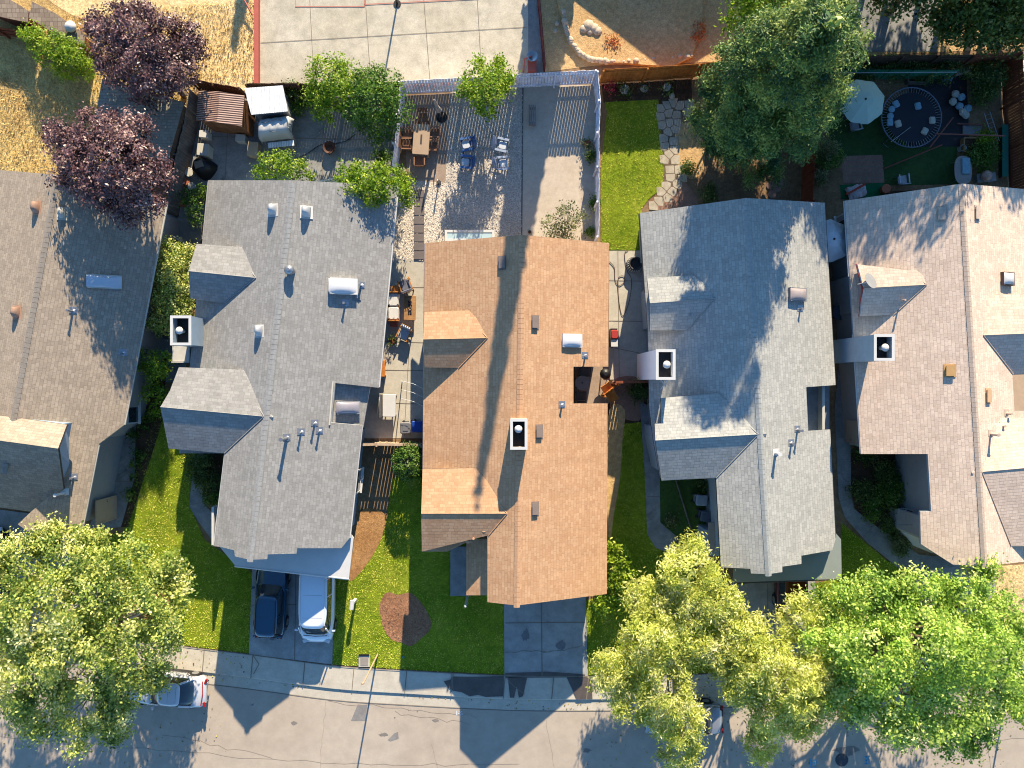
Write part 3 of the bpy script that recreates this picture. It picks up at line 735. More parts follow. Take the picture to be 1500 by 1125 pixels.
        q = MB(); o = (c.x+capoff[0], c.y+capoff[1]); q.cyl((o[0], o[1], zi+.02), .11, .42, 14); q.lathe((o[0], o[1], zi+.44), [(.19, 0), (.2, .03), (.17, .09), (.06, .12)], 16)
        q.build('flue_cap', M_white, ch)
        q = MB()
        for sx in (-1, 1): q.box((c.x+sx*(w/2-t/2), c.y, z+.015), (t+.05, l+.05, .03))
        for sy in (-1, 1): q.box((c.x, c.y+sy*(l/2-t/2), z+.016), (w-2*t-.05, t+.05, .028))
        q.build('chimney_rim', M_white, ch); return ch
    def gutter(s, key, pxs, m=None, r=.06):
        b = MB(); W = [s.fac[key].px(*p)-Vector((0, 0, .07)) for p in pxs]; b.tube(W, r, 6); b.build('gutter_pipe', m or s.t, s.roof)
def s_pl(s, key): return s.fac[key] if isinstance(key, str) else key
def s_z(s, key, x, y): return s_pl(s, key).z(x, y)
def s_tilt(s, key):
    pl = s_pl(s, key); return math.atan2(pl.n.x, pl.n.z)
def window(root, x, y, z, w, h, yaw, door=False, m=None, name=None):
    """wall opening; yaw = direction its face looks"""
    f = MB(); d = Vector((math.cos(yaw), math.sin(yaw), 0)); t = Vector((-d.y, d.x, 0)); c = Vector((x, y, z))
    for sgn in (-1, 1): f.box(c+t*sgn*w/2, (.08, .08, h+.08), yaw)
    for sgn in (-1, 1): f.box(c+Vector((0, 0, sgn*h/2)), (.076, w-.08, .08), yaw)
    if not door: f.box(c+d*.06-Vector((0, 0, h/2+.05)), (.16, w+.2, .04), yaw)
    o = f.build(name or ('door' if door else 'window'), m or M_white, root)
    g = MB(); g.box(c, (.03, w-.08, h-.08), yaw); g.build('panel' if door else 'pane', (m or M_white) if door else M_glass, o)
    if door: k = MB(); k.tube([c+d*.05+t*w*.38, c+d*.1+t*w*.38], .03, 6); k.build('handle', M_metal, o)
def garage(root, x, y, w, h, m):
    b = MB()
    for i in range(4): b.box((x, y, h*(i+.5)/4), (w, .05, h/4-.02))
    b.box((x, y+.02, h/2), (w, .04, h)); b.build('garage_door', m, root)

S1 = shingle('taupe_shingles', K(184,167,148,.59), K(208,189,168,.59), K(168,152,134,.59))
S2 = shingle('grey_shingles', K(166,163,158,.63), K(186,183,178,.63), K(156,153,148,.63))
S3 = shingle('tan_shingles', K(226,176,134,.57), K(242,196,154,.57), K(214,164,124,.57))
S4 = shingle('pale_grey_shingles', K(184,183,176,.65), K(206,204,196,.65), K(164,164,160,.65))
S5 = shingle('beige_shingles', K(224,199,178,.74), K(244,219,197,.74), K(206,182,163,.74))
C1 = paint('taupe_cap', K(176,164,150), .9, .2, 6); C2 = paint('grey_cap', K(186,184,180), .9, .2, 6); C3 = paint('tan_cap', K(232,182,140), .9, .2, 6)
C4 = paint('pale_cap', K(190,192,188), .9, .2, 6); C5 = paint('beige_cap', K(222,200,180), .9, .2, 6)
# --- house with the taupe roof (left edge)
h1 = House('house with taupe shingle roof beside the two purple plum trees', G(20, 520), S1, M_trim, M_gstuc, C1)
h1.ridge((84, 256), (5, 690))
h1.face('R', (243, 298), [(84,256),(121,268),(243,298),(191,580),(181,623),(145,650),(124,758),(118,782),(40,778),(26,768),(44,751),(84,716),(84,668),(11,656)])
h1.face('L', (-15, 252), [(84,256),(0,249),(-15,249),(-86,656),(11,656)])
h1.done()
h1.gutter('R', [(244,299),(182,622)]); h1.gutter('R', [(144,652),(119,780)])
# taller cross gable over the front left
q = MB(); E = G(85, 657, 5.75); Wd = (G(-200, 618, 5.75)-E).normalized(); pU = G(98, 622, 4.75); pD = G(93, 716, 4.05)
WU = [E, E+Wd*12, pU+Wd*12.6, pU]; WD = [E, E+Wd*12, pD+Wd*12, pD]
for W in (WU, WD):
    n_ = (W[1]-W[0]).cross(W[3]-W[0]); n_ = n_ if n_.z > 0 else -n_; sl = n_.normalized().cross(Wd); sl = sl if sl.z > 0 else -sl
    if W is WD:   # runs down to the front eave
        dd = pD-E; lowp = E+dd*1.75; W = [E, E+Wd*12, lowp+Wd*12, lowp+Wd*2.0, pD]
    q.slab(W, .14, 0, 1, (Wd, sl.normalized()))
g1 = q.build('gable_roof', [S1, M_dktrim], h1.root)
q = MB(); i_ = Wd*.3
q.loft([[E+i_+k-Vector((0, 0, .16)) , pU+i_+k-Vector((0, 0, .16)), pU+i_+k-Vector((0, 0, 2.5)), pD+i_+k-Vector((0, 0, 2.5)), pD+i_+k-Vector((0, 0, .16))] for k in (Vector((0, 0, 0)), Wd*3)])
q.build('gable_wall', M_lblue, h1.root)
h1.skylight('R', 155, 413, 1.5, .62, M_sky); h1.boxvent('R', 168, 414, .35, .6, .1)
for p in ((54, 305), (25, 458)): h1.boxvent('L', *p, .45, .55, .2, paint('rust_vent', K(214,170,140), .6, .2, 5), True)
h1.boxvent('R', 92, 313, .36, .5, .18, M_trim, True)
h1.pipe('R', 107, 456, .5); h1.pipe('R', 180, 518, .3); h1.pipe('R', 108, 700, .35); h1.pipe('R', 95, 722, .8, .07, M_white)
p = G(140, 700, 0); window(h1.root, h1.on('R', 118, 700).x+.0, G(0, 742).y, 1.1, 1.3, 2.0, 0, True, M_tanst)
window(h1.root, h1.on('R', 185, 590).x-.40, G(0, 600).y, 1.5, 1.4, 1.1, 0)
# --- house with the mid-grey roof
h2 = House('house with mid-grey shingle roof and white porch awning', G(420, 560), S2, M_white, M_blue, C2)
h2.ridge((429, 264), (366, 820))
h2.face('L', (305, 264), [(429,264),(305,264),(296,357),(277,545),(262,664),(329,664),(313,800),(323,801),(343,806),(344,815),(366,820)])
h2.face('R', (583, 272), [(429,264),(583,272),(555,568),(491,561),(485,619),(531,623),(512,788),(500,803),(435,803),(434,811),(392,812),(391,819),(366,820)])
h2.done()
h2.gutter('R', [(583,273),(555,567)]); h2.gutter('R', [(530,624),(512,788)]); h2.gutter('L', [(329,666),(313,799)]); h2.gutter('L', [(305,266),(297,350)])
h2.wing('L', (375,407), (276,397), [(288,357),(341,361)], [(279,437),(329,444)], walls=True)
h2.wing('L', (387,610), (235,596), [(249,572),(262,538),(344,541)], [(247,657),(329,664)], walls=True)
lw = h2.fac['R'].low(.42); W = [lw.px(*p) for p in ((480,556),(543,562),(532,626),(474,622))]
q = MB(); q.slab(W, .12, 0, 1, (h2.rd, lw.n.cross(h2.rd))); q.build('lower_roof', [S2, M_white], h2.root)
q = MB(); a, c = [lw.px(*p) for p in ((491,559),(486,622))]; q.loft([[a-Vector((.04, 0, 0)), a+Vector((.04, 0, 0)), a+Vector((.04, 0, .5)), a+Vector((-.04, 0, .5))], [c-Vector((.04, 0, 0)), c+Vector((.04, 0, 0)), c+Vector((.04, 0, .5)), c+Vector((-.04, 0, .5))]])
q.build('trim_board', M_trim, h2.root)
h2.skylight(None, 511, 597, 1.15, .6, paint('tinted_dome', K(170,165,172), .15), .22, M_grey, lw)
h2.skylight('R', 504, 420, 1.35, .75, paint('white_dome', K(236,236,238), .2, .03), .3, M_white); h2.boxvent('R', 524, 425, .25, .8, .06, M_grey)
h2.boxvent('L', 400, 308, .45, .5, .24, M_white, True); h2.boxvent('R', 449, 311, .45, .5, .24, M_white, True); h2.boxvent('L', 380, 485, .42, .5, .22, M_white, True)
q = MB(); p = h2.on('R', 427, 397); q.cyl((p.x, p.y, p.z-.05), .2, .3, 14, .17); q.lathe((p.x, p.y, p.z+.25), [(.1, 0), (.24, .05), (.27, .15), (.2, .27), (.08, .33)], 18); q.build('turbine_vent', M_metal, h2.roof)
h2.pipe('R', 506, 445, .4); h2.pipe('R', 529, 419, .35); h2.pipe('R', 420, 642, .95, .08, M_metal); h2.pipe('R', 441, 634, .38); h2.pipe('R', 461, 621, .42); h2.pipe('R', 468, 632, .4)
h2.chimney((265, 484), 4.7, 1.05, 1.5, 0, m=M_lblue, capoff=(-.12, 0))
q = MB(); c = G(265, 518, 2.3); q.box((c.x, c.y, 1.15), (.95, .85, 2.3)); q.box((c.x, c.y-.47, 2.33), (1.0, .06, .1)); q.build('chimney_base', M_trim, h2.root)
z0 = 2.6
q = MB(); q.slab([G(321,800,z0+.03), G(345,829,z0), G(511,848,z0), G(518,788,z0+.04), G(505,770,z0+.06), G(330,780,z0+.06)], .1, 0, 0)
aw = q.build('porch_awning', M_white, h2.root)
q = MB(); q.tube([G(344,829,z0-.04), G(511,848,z0-.04)], .07, 6); q.build('awning_gutter', M_white, aw)
for x, y in ((356, 818), (490, 830)): q = MB(); c = G(x, y, z0); q.bbox((c.x, c.y, z0/2-.1), (.14, .14, z0-.2)); q.build('post', M_white, aw)
q = MB(); a = G(313, 790, 1.5); q.box((G(317,765,2).x, G(317,768,2).y, 1.25), (.12, 2.1, 2.5)); q.build('porch_screen', M_white, h2.root)
garage(h2.root, G(430,0).x, G(0,786).y, 4.6, 2.2, M_white)
window(h2.root, h2.on('R', 545, 500).x-.36, G(0, 480).y, 1.4, 1.5, 1.1, -.05); window(h2.root, h2.on('R', 525, 680).x-.35, G(0, 700).y, 1.4, 1.3, 1.1, -.1)
# --- house with the orange-tan roof
h3 = House('house with orange-tan shingle roof crossed by a long pole-like shadow', G(756, 610), S3, M_dktrim, M_beige, C3)
h3.ridge((765, 344), (757, 887))
h3.face('L', (622, 356), [(765,344),(622,356),(618,808),(655,808),(714,780),(714,882),(757,887)])
h3.face('R', (892, 356), [(765,344),(892,356),(891,537),(840,537),(840,591),(890,591),(889,870),(757,887)])
h3.done()
h3.gutter('L', [(622,357),(619,806)], M_lblue, .045); h3.gutter('R', [(892,357),(891,537)], M_dktrim, .03)
h3.wing('L', (714,495), (620,497), [(622,457),(675,455)], [(622,538),(672,539)])
h3.wing('L', (743,752), (617,752), [(619,687),(685,686)], [(618,808),(716,784)], ext=.45)
pl = Plane(G(714,808,3.45), G(714,872,3.45), G(683,840,2.85)); q = MB(); q.slab([pl.px(*p) for p in ((730,790),(683,790),(683,872),(730,872))], .12, 0, 1, (Vector((0,1,0)), pl.n.cross(Vector((0,1,0)))))
q.build('porch_roof', [S3, M_white], h3.root)
q = MB(); q.prism([tuple(G(*p))[:2] for p in ((660,800),(690,800),(690,872),(660,872))], .02, .14); q.build('porch_slab', M_oldc, h3.root)
q = MB(); c = G(686, 868); q.bbox((c.x, c.y, 1.3), (.12, .12, 2.6)); q.build('post', M_white, h3.root)
for p, k in (((735,385),'L'), ((784,472),'R'), ((790,632),'R'), ((784,745),'R')): h3.boxvent(k, *p, .3, .55, .14, paint('brown_vent', K(150,132,122), .6))
h3.skylight('R', 838, 499, 1.05, .62, paint('white_dome2', K(238,238,240), .2, .03), .16, M_white)
h3.pipe('R', 857, 522, .3); h3.pipe('R', 823, 594, .25); h3.pipe('L', 694, 787, .3, .05, C3); h3.pipe('L', 709, 775, .12, .1, C3); h3.pipe('L', 686, 792, .22, .05, C3)
h3.chimney((760, 636), 6.1, .82, 1.5, 3.5, m=M_beige, capoff=(-.02, .25))
# courtyard cut into the right slope
q = MB(); fl = [G(842, 535), G(892, 535), G(892, 592), G(842, 592)]; q.prism([tuple(p)[:2] for p in fl], .005, .03)
q.build('courtyard_floor', M_brownp, h3.root)
garage(h3.root, G(798,0).x, G(0,835).y, 4.6, 2.2, M_trim)
window(h3.root, h3.on('L', 622, 420).x+.38, G(0, 440).y, 1.4, 1.5, 1.1, math.pi); window(h3.root, h3.on('R', 891, 700).x-.4, G(0, 690).y, 1.4, 1.3, 1.1, 0)
# --- house with the pale-grey roof under the conifer's shadow
h4 = House('house with pale grey shingle roof half covered by the conifer shadow', G(1085, 560), S4, M_dktrim, M_lblue, C4)
h4.ridge((1093, 290), (1126, 841))
h4.face('L', (937, 312), [(1093,290),(937,312),(945,428),(949,484),(951,597),(957,645),(967,700),(1049,700),(1056,831),(1099,833),(1100,840),(1126,841)])
h4.face('R', (1208, 297), [(1093,290),(1208,297),(1224,564),(1181,567),(1184,631),(1216,629),(1224,790),(1219,806),(1174,814),(1174,826),(1146,830),(1146,838),(1126,841)])
h4.done()
h4.gutter('L', [(937,313),(945,428)]); h4.gutter('R', [(1208,298),(1224,563)]); h4.gutter('R', [(1216,630),(1224,788)])
h4.wing('L', (1048,437), (952,444), [(948,407),(1003,404)], [(952,484),(1007,484)])
h4.wing('L', (1111,636), (960,645), [(959,620),(968,620),(968,583),(1040,577)], [(969,704),(1049,700)])
h4.skylight('R', 1167, 432, 1.0, .62, paint('brown_dome', K(186,172,168), .2), .22, M_grey)
h4.pipe('R', 1172, 453, .3); h4.pipe('R', 1168, 630, .6, .06); h4.pipe('R', 1159, 650, .35, .06); h4.pipe('R', 1136, 664, .6, .08, M_white); h4.pipe('L', 1009, 462, .3)
h4.chimney((975, 534), 5.6, .95, 1.5, 0, m=paint('bright_white', K(250,248,248,.9), .8, .05, 2), capoff=(.08, 0))
q = MB(); c = G(968, 562, 3.6); q.tube([G(968,556,4.0), G(975,566,3.9)], .03, 6); q.tube([G(978,556,4.2), G(968,570,3.7)], .03, 6); q.build('roof_antenna', M_white, h4.roof)
zb = 1.9; q = MB(); q.slab([G(1176,560,zb), G(1215,560,zb), G(1215,636,zb), G(1178,636,zb)], .1, 0, 0); q.build('well_floor', M_oldc, h4.root)
q = MB(); c = G(1207, 598, 2.5); q.box((c.x, c.y, 1.2), (.14, 2.5, 2.5)); q.build('well_wall', M_trim, h4.root)
q = MB(); z0 = 2.6; q.slab([G(1074,828,z0+.03), G(1076,854,z0), G(1233,848,z0), G(1232,790,z0+.05), G(1215,770,z0+.06), G(1080,790,z0+.06)], .1, 0, 0)
aw = q.build('porch_awning', paint('grey_green_awning', K(158,168,164), .7, .06, 1), h4.root)
q = MB(); q.tube([G(1076,854,z0-.04), G(1233,848,z0-.04)], .06, 6); q.build('awning_gutter', M_dktrim, aw)
for x, y in ((1092, 840), (1212, 832)): q = MB(); c = G(x, y, z0); q.bbox((c.x, c.y, z0/2-.1), (.14, .14, z0-.2)); q.build('post', M_trim, aw)
garage(h4.root, G(1125,0).x, G(0,798).y, 4.4, 2.2, M_trim)
q = MB(); c = G(1040, 790); q.prism([tuple(G(*p))[:2] for p in ((1022,768),(1060,768),(1060,804),(1022,804))], 0, 1.7); sd4 = q.build('storage_lean_to', M_lblue, h4.root)
q = MB(); c = G(1040, 786, 1.72); q.box((c.x+.35, c.y, 1.74), (.9, 1.6, .06)); q.build('lean_to_roof', M_gstuc, sd4)
window(h4.root, h4.on('L', 942, 380).x+.38, G(0, 370).y, 1.4, 1.3, 1.1, math.pi)
# --- house with the pinkish beige roof
h5 = House('house with pinkish beige shingle roof at the right edge', G(1410, 560), S5, M_lblue, M_gstuc, C5)
h5.ridge((1409, 269), (1443, 829))
h5.face('L', (1237, 294), [(1409,269),(1237,294),(1245,407),(1249,470),(1253,533),(1261,665),(1359,665),(1364,749),(1348,749),(1349,797),(1396,827),(1443,829)])
h5.face('R', (1502, 277), [(1409,269),(1502,277),(1512,420),(1518,548),(1483,549),(1486,602),(1520,602),(1528,820),(1443,829)])
h5.done()
h5.gutter('L', [(1237,294),(1244,405)], M_white, .045); h5.gutter('L', [(1250,490),(1253,533),(1261,664)], M_white, .045)
dw = h5.wing('L', (1357,417), (1265,422), [(1256,387),(1329,396)], [(1260,463),(1309,461)])
q = MB(); T = h5.on('L', 1357, 417).z
for e in ((1256,387),(1260,463)): q.tube([G(1265,422,T)-Vector((.05,0,.03)), G(*e, 3.25)-Vector((.03,0,.02))], .06, 5)
q.build('red_rake_board', paint('red_trim', K(190,60,50), .5), dw[0])
h5.wing('R', (1438,691), (1540,682), [(1540,612),(1476,612)], [(1540,800),(1481,800)], ext=.5, walls=False)
h5.wing('R', (1440,491), (1540,487), [(1540,430),(1462,432)], [(1540,545),(1484,548)], ext=.5, walls=False)
h5.skylight('R', 1474, 409, .78, .6, paint('white_dome3', K(236,234,230), .2, .03), .22, paint('brown_kerb', K(120,96,84), .7))
for p, k in (((1378,313),'L'), ((1431,312),'R')): h5.boxvent(k, *p, .3, .6, .1, C5)
h5.boxvent('L', 1391, 543, .38, .5, .12, paint('ochre_vent', K(226,178,116), .6)); h5.boxvent('R', 1447, 580, .3, .6, .12, paint('ochre_vent2', K(226,184,140), .6))
h5.pipe('R', 1474, 606, .4, .05, C5); h5.pipe('R', 1467, 624, .25, .05, C5); h5.pipe('R', 1451, 636, .6, .07, C5); h5.pipe('L', 1318, 441, .5, .04, C5)
h5.chimney((1295, 509), 5.7, 1.0, 1.3, 0, m=M_lblue, capoff=(.1, 0))
q = MB(); zb = .7; q.slab([G(1480,540,zb), G(1530,540,zb), G(1530,610,zb), G(1480,610,zb)], .1, 0, 0); q.build('well_floor', M_tanst, h5.root)
# satellite dish on the front gable
q = MB(); c = G(1273, 413, 4.45); q.tube([(c.x-.35, c.y-.05, c.z-.5), (c.x-.1, c.y, c.z-.1), tuple(c)], .03, 6)
ds_ = q.build('satellite_dish', M_white, h5.root)
q = MB(); rings = []
for r, dz in ((.02, 0), (.15, .02), (.3, .06), (.4, .12)):
    rings.append([c+Matrix.Rotation(-.5, 3, 'X') @ Matrix.Rotation(.35, 3, 'Y') @ Vector((r*math.cos(a*math.pi/10)*.9, r*math.sin(a*math.pi/10)*1.2, dz)) for a in range(20)])
q.loft(rings, True, 0, True); q.build('reflector', M_grey, ds_)
# entry bay on the left side of this house
q = MB(); q.prism([tuple(G(*p))[:2] for p in ((1307,742),(1352,744),(1352,800),(1330,796),(1309,772))], 0, 2.35); eb = q.build('entry_bay', M_white, h5.root)
q = MB(); c = G(1320, 757, 1.3)
for a, d in (((0, .0), (.03, 1.3)),): q.box((G(1308,757).x-.02, c.y, 1.35), (.04, .9, 1.6))
q.build('window', M_glass, eb)
q = MB(); c = G(1327, 757, 2.36)
for dx, dy, w_, l_ in ((-.4, 0, .03, .9), (.4, 0, .03, .9), (0, .44, .8, .03), (0, -.44, .8, .03), (0, 0, .03, .85)): q.box((c.x+dx, c.y+dy, 2.365), (w_, l_, .03))
q.build('hatch_trim', M_grey, eb)
window(h5.root, h5.on('L', 1240, 340).x+.38, G(0, 340).y, 1.4, 1.3, 1.1, math.pi); window(h5.root, h5.on('L', 1258, 620).x+.38, G(0, 630).y, 1.3, 1.2, 1.2, math.pi, True, M_tanst)
# ------------------------------------------------------------------ trees and plants
L_maple = leafmat('maple_leaf', [(.1, K(104,144,48)), (.45, K(166,200,76,.75)), (.75, K(212,228,114,.8)), (1, K(236,240,164,.8))])
L_yellow = leafmat('yellowish_maple_leaf', [(.05, K(84,116,44)), (.35, K(146,170,72,.7)), (.65, K(214,216,110,.78)), (1, K(250,242,184,.85))])
L_pale = leafmat('pale_fine_leaf', [(.05, K(160,172,74,.78)), (.4, K(208,212,100,.8)), (.65, K(234,232,136,.82)), (1, K(244,236,196,.85))], .45)
L_plum = leafmat('purple_leaf', [(.1, K(80,50,52)), (.5, K(128,90,94)), (.8, K(172,134,132)), (1, K(222,190,178))], .15, .4)
L_conif = leafmat('conifer_needle', [(.1, K(46,90,58)), (.4, K(94,138,70)), (.62, K(160,184,86)), (1, K(206,214,112))], .15)
L_bright = leafmat('bright_leaf', [(.1, K(84,128,22)), (.5, K(150,184,36)), (.8, K(200,218,60)), (1, K(226,234,110))])
L_citrus = leafmat('citrus_leaf', [(.1, K(50,92,26)), (.5, K(96,138,40)), (.8, K(146,176,66)), (1, K(200,214,140))])
L_dark = leafmat('dark_leaf', [(.1, K(52,80,34)), (.5, K(92,122,52)), (.8, K(140,158,74)), (1, K(190,194,120))])
L_olive = leafmat('olive_leaf', [(.1, K(92,96,60)), (.5, K(140,146,92)), (.8, K(176,180,128)), (1, K(206,204,160))])
B_bark = wood('bark', K(110,92,76), K(150,130,112)); B_grey = wood('grey_bark', K(178,168,154), K(214,204,190))
tree('maple_tree', 'large yellow-green maple hanging over the white street car at the lower left', 'tree', (208, 893),
     [(-25, 870, 5.2, 1.63), (-20, 960, 5.4, 1.63), (35, 830, 5.4, 1.38), (50, 900, 6.3, 1.72), (30, 985, 5.8, 1.63), (60, 1045, 5, 1.12), (112, 815, 5.3, 1.29), (120, 880, 6.8, 1.72), (115, 960, 6.8, 1.72), (125, 1035, 5.6, 1.38), (20, 1045, 4.6, 0.69), (185, 830, 5.4, 1.29), (195, 895, 6, 1.46), (190, 960, 6, 1.38), (185, 1010, 5.2, 0.95), (245, 830, 4.4, 0.69), (240, 880, 4.6, 0.77), (265, 860, 4.2, 0.43), (235, 930, 4.6, 0.77), (235, 985, 4.4, 0.52), (160, 1070, 4.4, 0.52), (75, 790, 4.6, 0.6)], L_yellow, B_grey, .22, seed=11, leaf=.165, dens=1.8, per=110, sr=.33, rmin=.6, up=.8, jit=.65, holes=.25)
tree('maple_tree', 'broad fresh-green maple over the street at the lower right', 'tree', (1262, 903),
     [(1225, 880, 5, 0.95), (1290, 885, 5.5, 1.38), (1350, 875, 5.6, 1.29), (1410, 880, 5.5, 1.29), (1465, 905, 5.2, 1.2), (1430, 838, 4.4, 0.6), (1220, 940, 5.3, 1.12), (1280, 955, 6.8, 1.72), (1360, 950, 7.4, 1.81), (1440, 960, 6.6, 1.55), (1495, 940, 5.4, 1.03), (1250, 1005, 5.6, 1.2), (1320, 1025, 6.5, 1.55), (1395, 1030, 6.2, 1.55), (1465, 1020, 5.4, 1.2), (1310, 1068, 4.8, 0.77), (1368, 1085, 4.6, 0.77), (1430, 1070, 4.8, 0.77), (1500, 1020, 5, 0.86)], L_maple, B_bark, .24, seed=12, leaf=.165, dens=1.8, per=120, sr=.33, rmin=.62, up=.8, jit=.65, holes=.25)
tree('pale_leaved_tree', 'feathery pale lime tree nearest the tan house driveway', 'tree', (968, 925),
     [(1010,840,5,1.35),(1045,880,4.8,1.1),(1000,890,5,1.1),(945,872,4.3,.75),(950,935,5,1.35),(1000,935,4.8,1.1),(905,985,4.4,1.05),(930,1020,4.4,1.1),(975,1010,5,1.3),(990,1055,4.6,1.15),(992,1100,4.1,.9),(1050,960,4.6,.8)],
     L_pale, B_grey, .16, seed=13, leaf=.21, ar=.3, dens=4.5, per=70, sr=.25, rmin=.7)
tree('pale_leaved_tree', 'feathery pale lime tree between its twin and the fresh-green maple', 'tree', (1085, 935),
     [(1170,908,4.6,1.0),(1090,935,5,1.1),(1120,975,5.3,1.3),(1090,1000,4.8,1.0),(1160,1000,5.5,1.5),(1205,985,5.1,1.25),(1215,1025,4.7,.9),(1130,1045,4.6,1.1),(1115,1090,4,.7),(1170,1045,4.6,.9),(1070,905,4.4,.6)],
     L_pale, B_grey, .16, seed=14, leaf=.21, ar=.3, dens=4.5, per=70, sr=.25, rmin=.7)
def up(px, py, z): k = 1/(1-z/HC); return (750+(px-750)*k, 562.5+(py-562.5)*k, z)
Bl = []; rr = random.Random(5)
for z, r, n in ((2.6, 2.8, 9), (4.2, 2.7, 9), (6, 2.35, 8), (7.8, 1.9, 6), (9.4, 1.4, 5), (10.8, .75, 3)):
    for i in range(n):
        a = 2*math.pi*i/n+rr.random(); q = r*rr.uniform(.6, .95)*25
        u_ = up(1082+q*math.cos(a), 186+q*math.sin(a), z+rr.uniform(-.4, .4)); Bl.append((*u_, rr.uniform(.75, 1.15)+.1*(11-z)/8))
    Bl.append((*up(1082, 186, z), r*.6))
ct_ = tree('conifer_tree', 'big dark bluish green conifer behind the pale grey roof', 'tree', (1082, 186), Bl, L_conif, B_bark, .3, seed=15, leaf=.17, ar=.28, dens=1.9, per=190, sr=.28, rmin=.9, jit=.6, up=.5, holes=.45)
foliage('inner_foliage', [(*G(u_[0], u_[1], u_[2]), r_, r_, 1.0) for u_, r_ in [(up(1082, 186, z), r*.7) for z, r in ((2.4,2.9),(4,2.8),(5.6,2.4),(7.2,1.9),(8.8,1.45),(10.2,.95),(11.2,.5))]], L_conif, ct_, seed=99, leaf=.42, ar=.4, dens=3, per=24, sr=.3, rmin=.2)
tree('plum_tree', 'purple-leaved plum tree higher up, above the small grey shed roof', 'tree', (270, 140),
     [(155, 55, 3.7, 0.75), (142, 35, 3.55, 0.4), (200, 45, 4.14, 1.2), (238, 62, 4.44, 1.35), (185, 92, 4.07, 1.2), (225, 100, 4.44, 1.4), (255, 105, 3.92, 1.0), (215, 135, 3.7, 0.7), (283, 75, 3.55, 0.55), (270, 50, 3.85, 0.6), (205, 20, 3.7, 0.4), (160, 80, 3.7, 0.7)], L_plum, B_bark, .17, seed=16, leaf=.16, dens=3.4, per=70, sr=.25, up=.8, jit=.6, ar=.5)
tree('plum_tree', 'purple-leaved plum tree overhanging the taupe roof', 'tree', (240, 268),
     [(100,215,4.8,.85),(90,200,4.5,.5),(140,200,5.5,1.2),(185,195,5.6,1.0),(130,245,6,1.25),(180,240,6.4,1.5),(215,240,5.6,1.0),(160,280,5.8,1.2),(205,285,5.6,1.1),(185,305,5,.7),(115,255,5,.7),(225,265,5,.7)], L_plum, B_bark, .17, seed=17, leaf=.16, dens=3.4, per=70, sr=.25, up=.8, jit=.6, ar=.5)
tree('citrus_tree', 'yellowish bushy tree left of the dark green round tree in the grey patio yard', 'tree', (506, 145), [(478,110,2.9,.95),(500,130,2.9,1.0),(470,140,2.5,.8),(515,110,2.6,.7),(495,95,2.8,.5),(480,160,2.2,.7)], L_bright, B_bark, .1, seed=18, leaf=.14, dens=7, per=26, sr=.22)
tree('citrus_tree', 'dark green round tree in the corner of the grey patio yard', 'tree', (572, 170), [(535,125,3,.8),(570,125,3.1,.85),(550,150,3.4,1.2),(578,160,3,.8),(530,165,2.8,.8),(555,185,2.7,.8),(548,108,2.6,.4)], L_citrus, B_bark, .12, seed=19, leaf=.15, dens=7, per=26, sr=.22)
tree('citrus_tree', 'bright green round tree against the whitewashed back fence', 'tree', (716, 148), [(700,118,2.8,.8),(728,118,2.8,.75),(712,132,3.1,1.0),(715,155,2.4,.5),(688,132,2.6,.5),(742,112,2.5,.35),(703,92,2.6,.2),(728,92,2.6,.2),(743,130,2.5,.35)], L_bright, B_bark, .1, seed=20, leaf=.14, dens=5.5, per=26, sr=.2)
tree('shrub', 'bright green shrub peeking over the back edge of the mid-grey roof', 'shrub', (430, 262), [(395,245,1.9,.65),(425,245,2.0,.75),(445,252,1.8,.5),(380,256,1.6,.4),(405,232,1.6,.4)], L_bright, B_bark, .06, seed=21, leaf=.13, dens=8, per=26, sr=.18)
tree('small_tree', 'bright green tree hanging over the top right corner of the mid-grey roof', 'tree', (586, 278), [(510,258,3.4,.6),(535,265,3.6,.75),(560,265,3.6,.75),(585,280,2.4,.5),(548,283,3.5,.6),(520,275,3.3,.5),(595,268,2.1,.35),(575,255,2.5,.45),(595,292,2.1,.3)], L_bright, B_bark, .09, seed=22, leaf=.14, dens=8, per=24, sr=.2)
tree('young_tree', 'sparse olive-green sapling against the back wall of the tan house', 'tree', (825, 352), [(818,318,2,.4),(840,322,1.8,.4),(812,338,1.6,.35),(828,302,2.2,.3),(835,338,1.6,.4),(850,318,1.5,.25),(822,340,1.5,.4),(803,326,1.6,.25)], L_olive, B_grey, .05, seed=23, leaf=.12, dens=8, per=12, sr=.2)
tree('hedge', 'bright yellow-green hedge beside the front right corner of the tan roof', 'hedge', (895, 830), [(905,815,1.6,.65),(912,840,1.6,.65),(903,862,1.5,.6),(900,800,1.5,.4),(890,880,1.3,.5),(878,893,1.2,.4),(905,880,1.2,.5)], L_bright, B_bark, .06, seed=24, leaf=.15, dens=9, per=26, sr=.15, limbs=False)
tree('shrub', 'clipped round shrub against the left wall of the tan house', 'shrub', (607, 674), [(602,676,1.5,.95,.9)], L_citrus, B_bark, .06, seed=25, leaf=.1, dens=26, per=34, sr=.1, rmin=.9, limbs=False)
tree('hedge', 'tall yellow-tipped hedge in the gap left of the mid-grey roof', 'hedge', (262, 420), [(250,370,1.6,.8),(268,385,1.8,.7),(255,410,1.8,.95),(250,440,1.8,.95),(272,430,1.9,.6),(270,455,1.9,.6),(240,470,1.6,.75),(262,480,1.5,.6)], L_yellow, B_bark, .08, seed=26, leaf=.12, dens=12, per=28, sr=.18, limbs=False)
tree('shrub', 'yellow-green shrub between the hedge and the big left gable', 'shrub', (240, 540), [(215,528,1.7,.6),(240,530,1.7,.6),(228,545,1.5,.6),(225,575,1.2,.6),(235,595,.9,.5)], L_bright, B_bark, .06, seed=27, leaf=.13, dens=9, per=24, sr=.16, limbs=False)
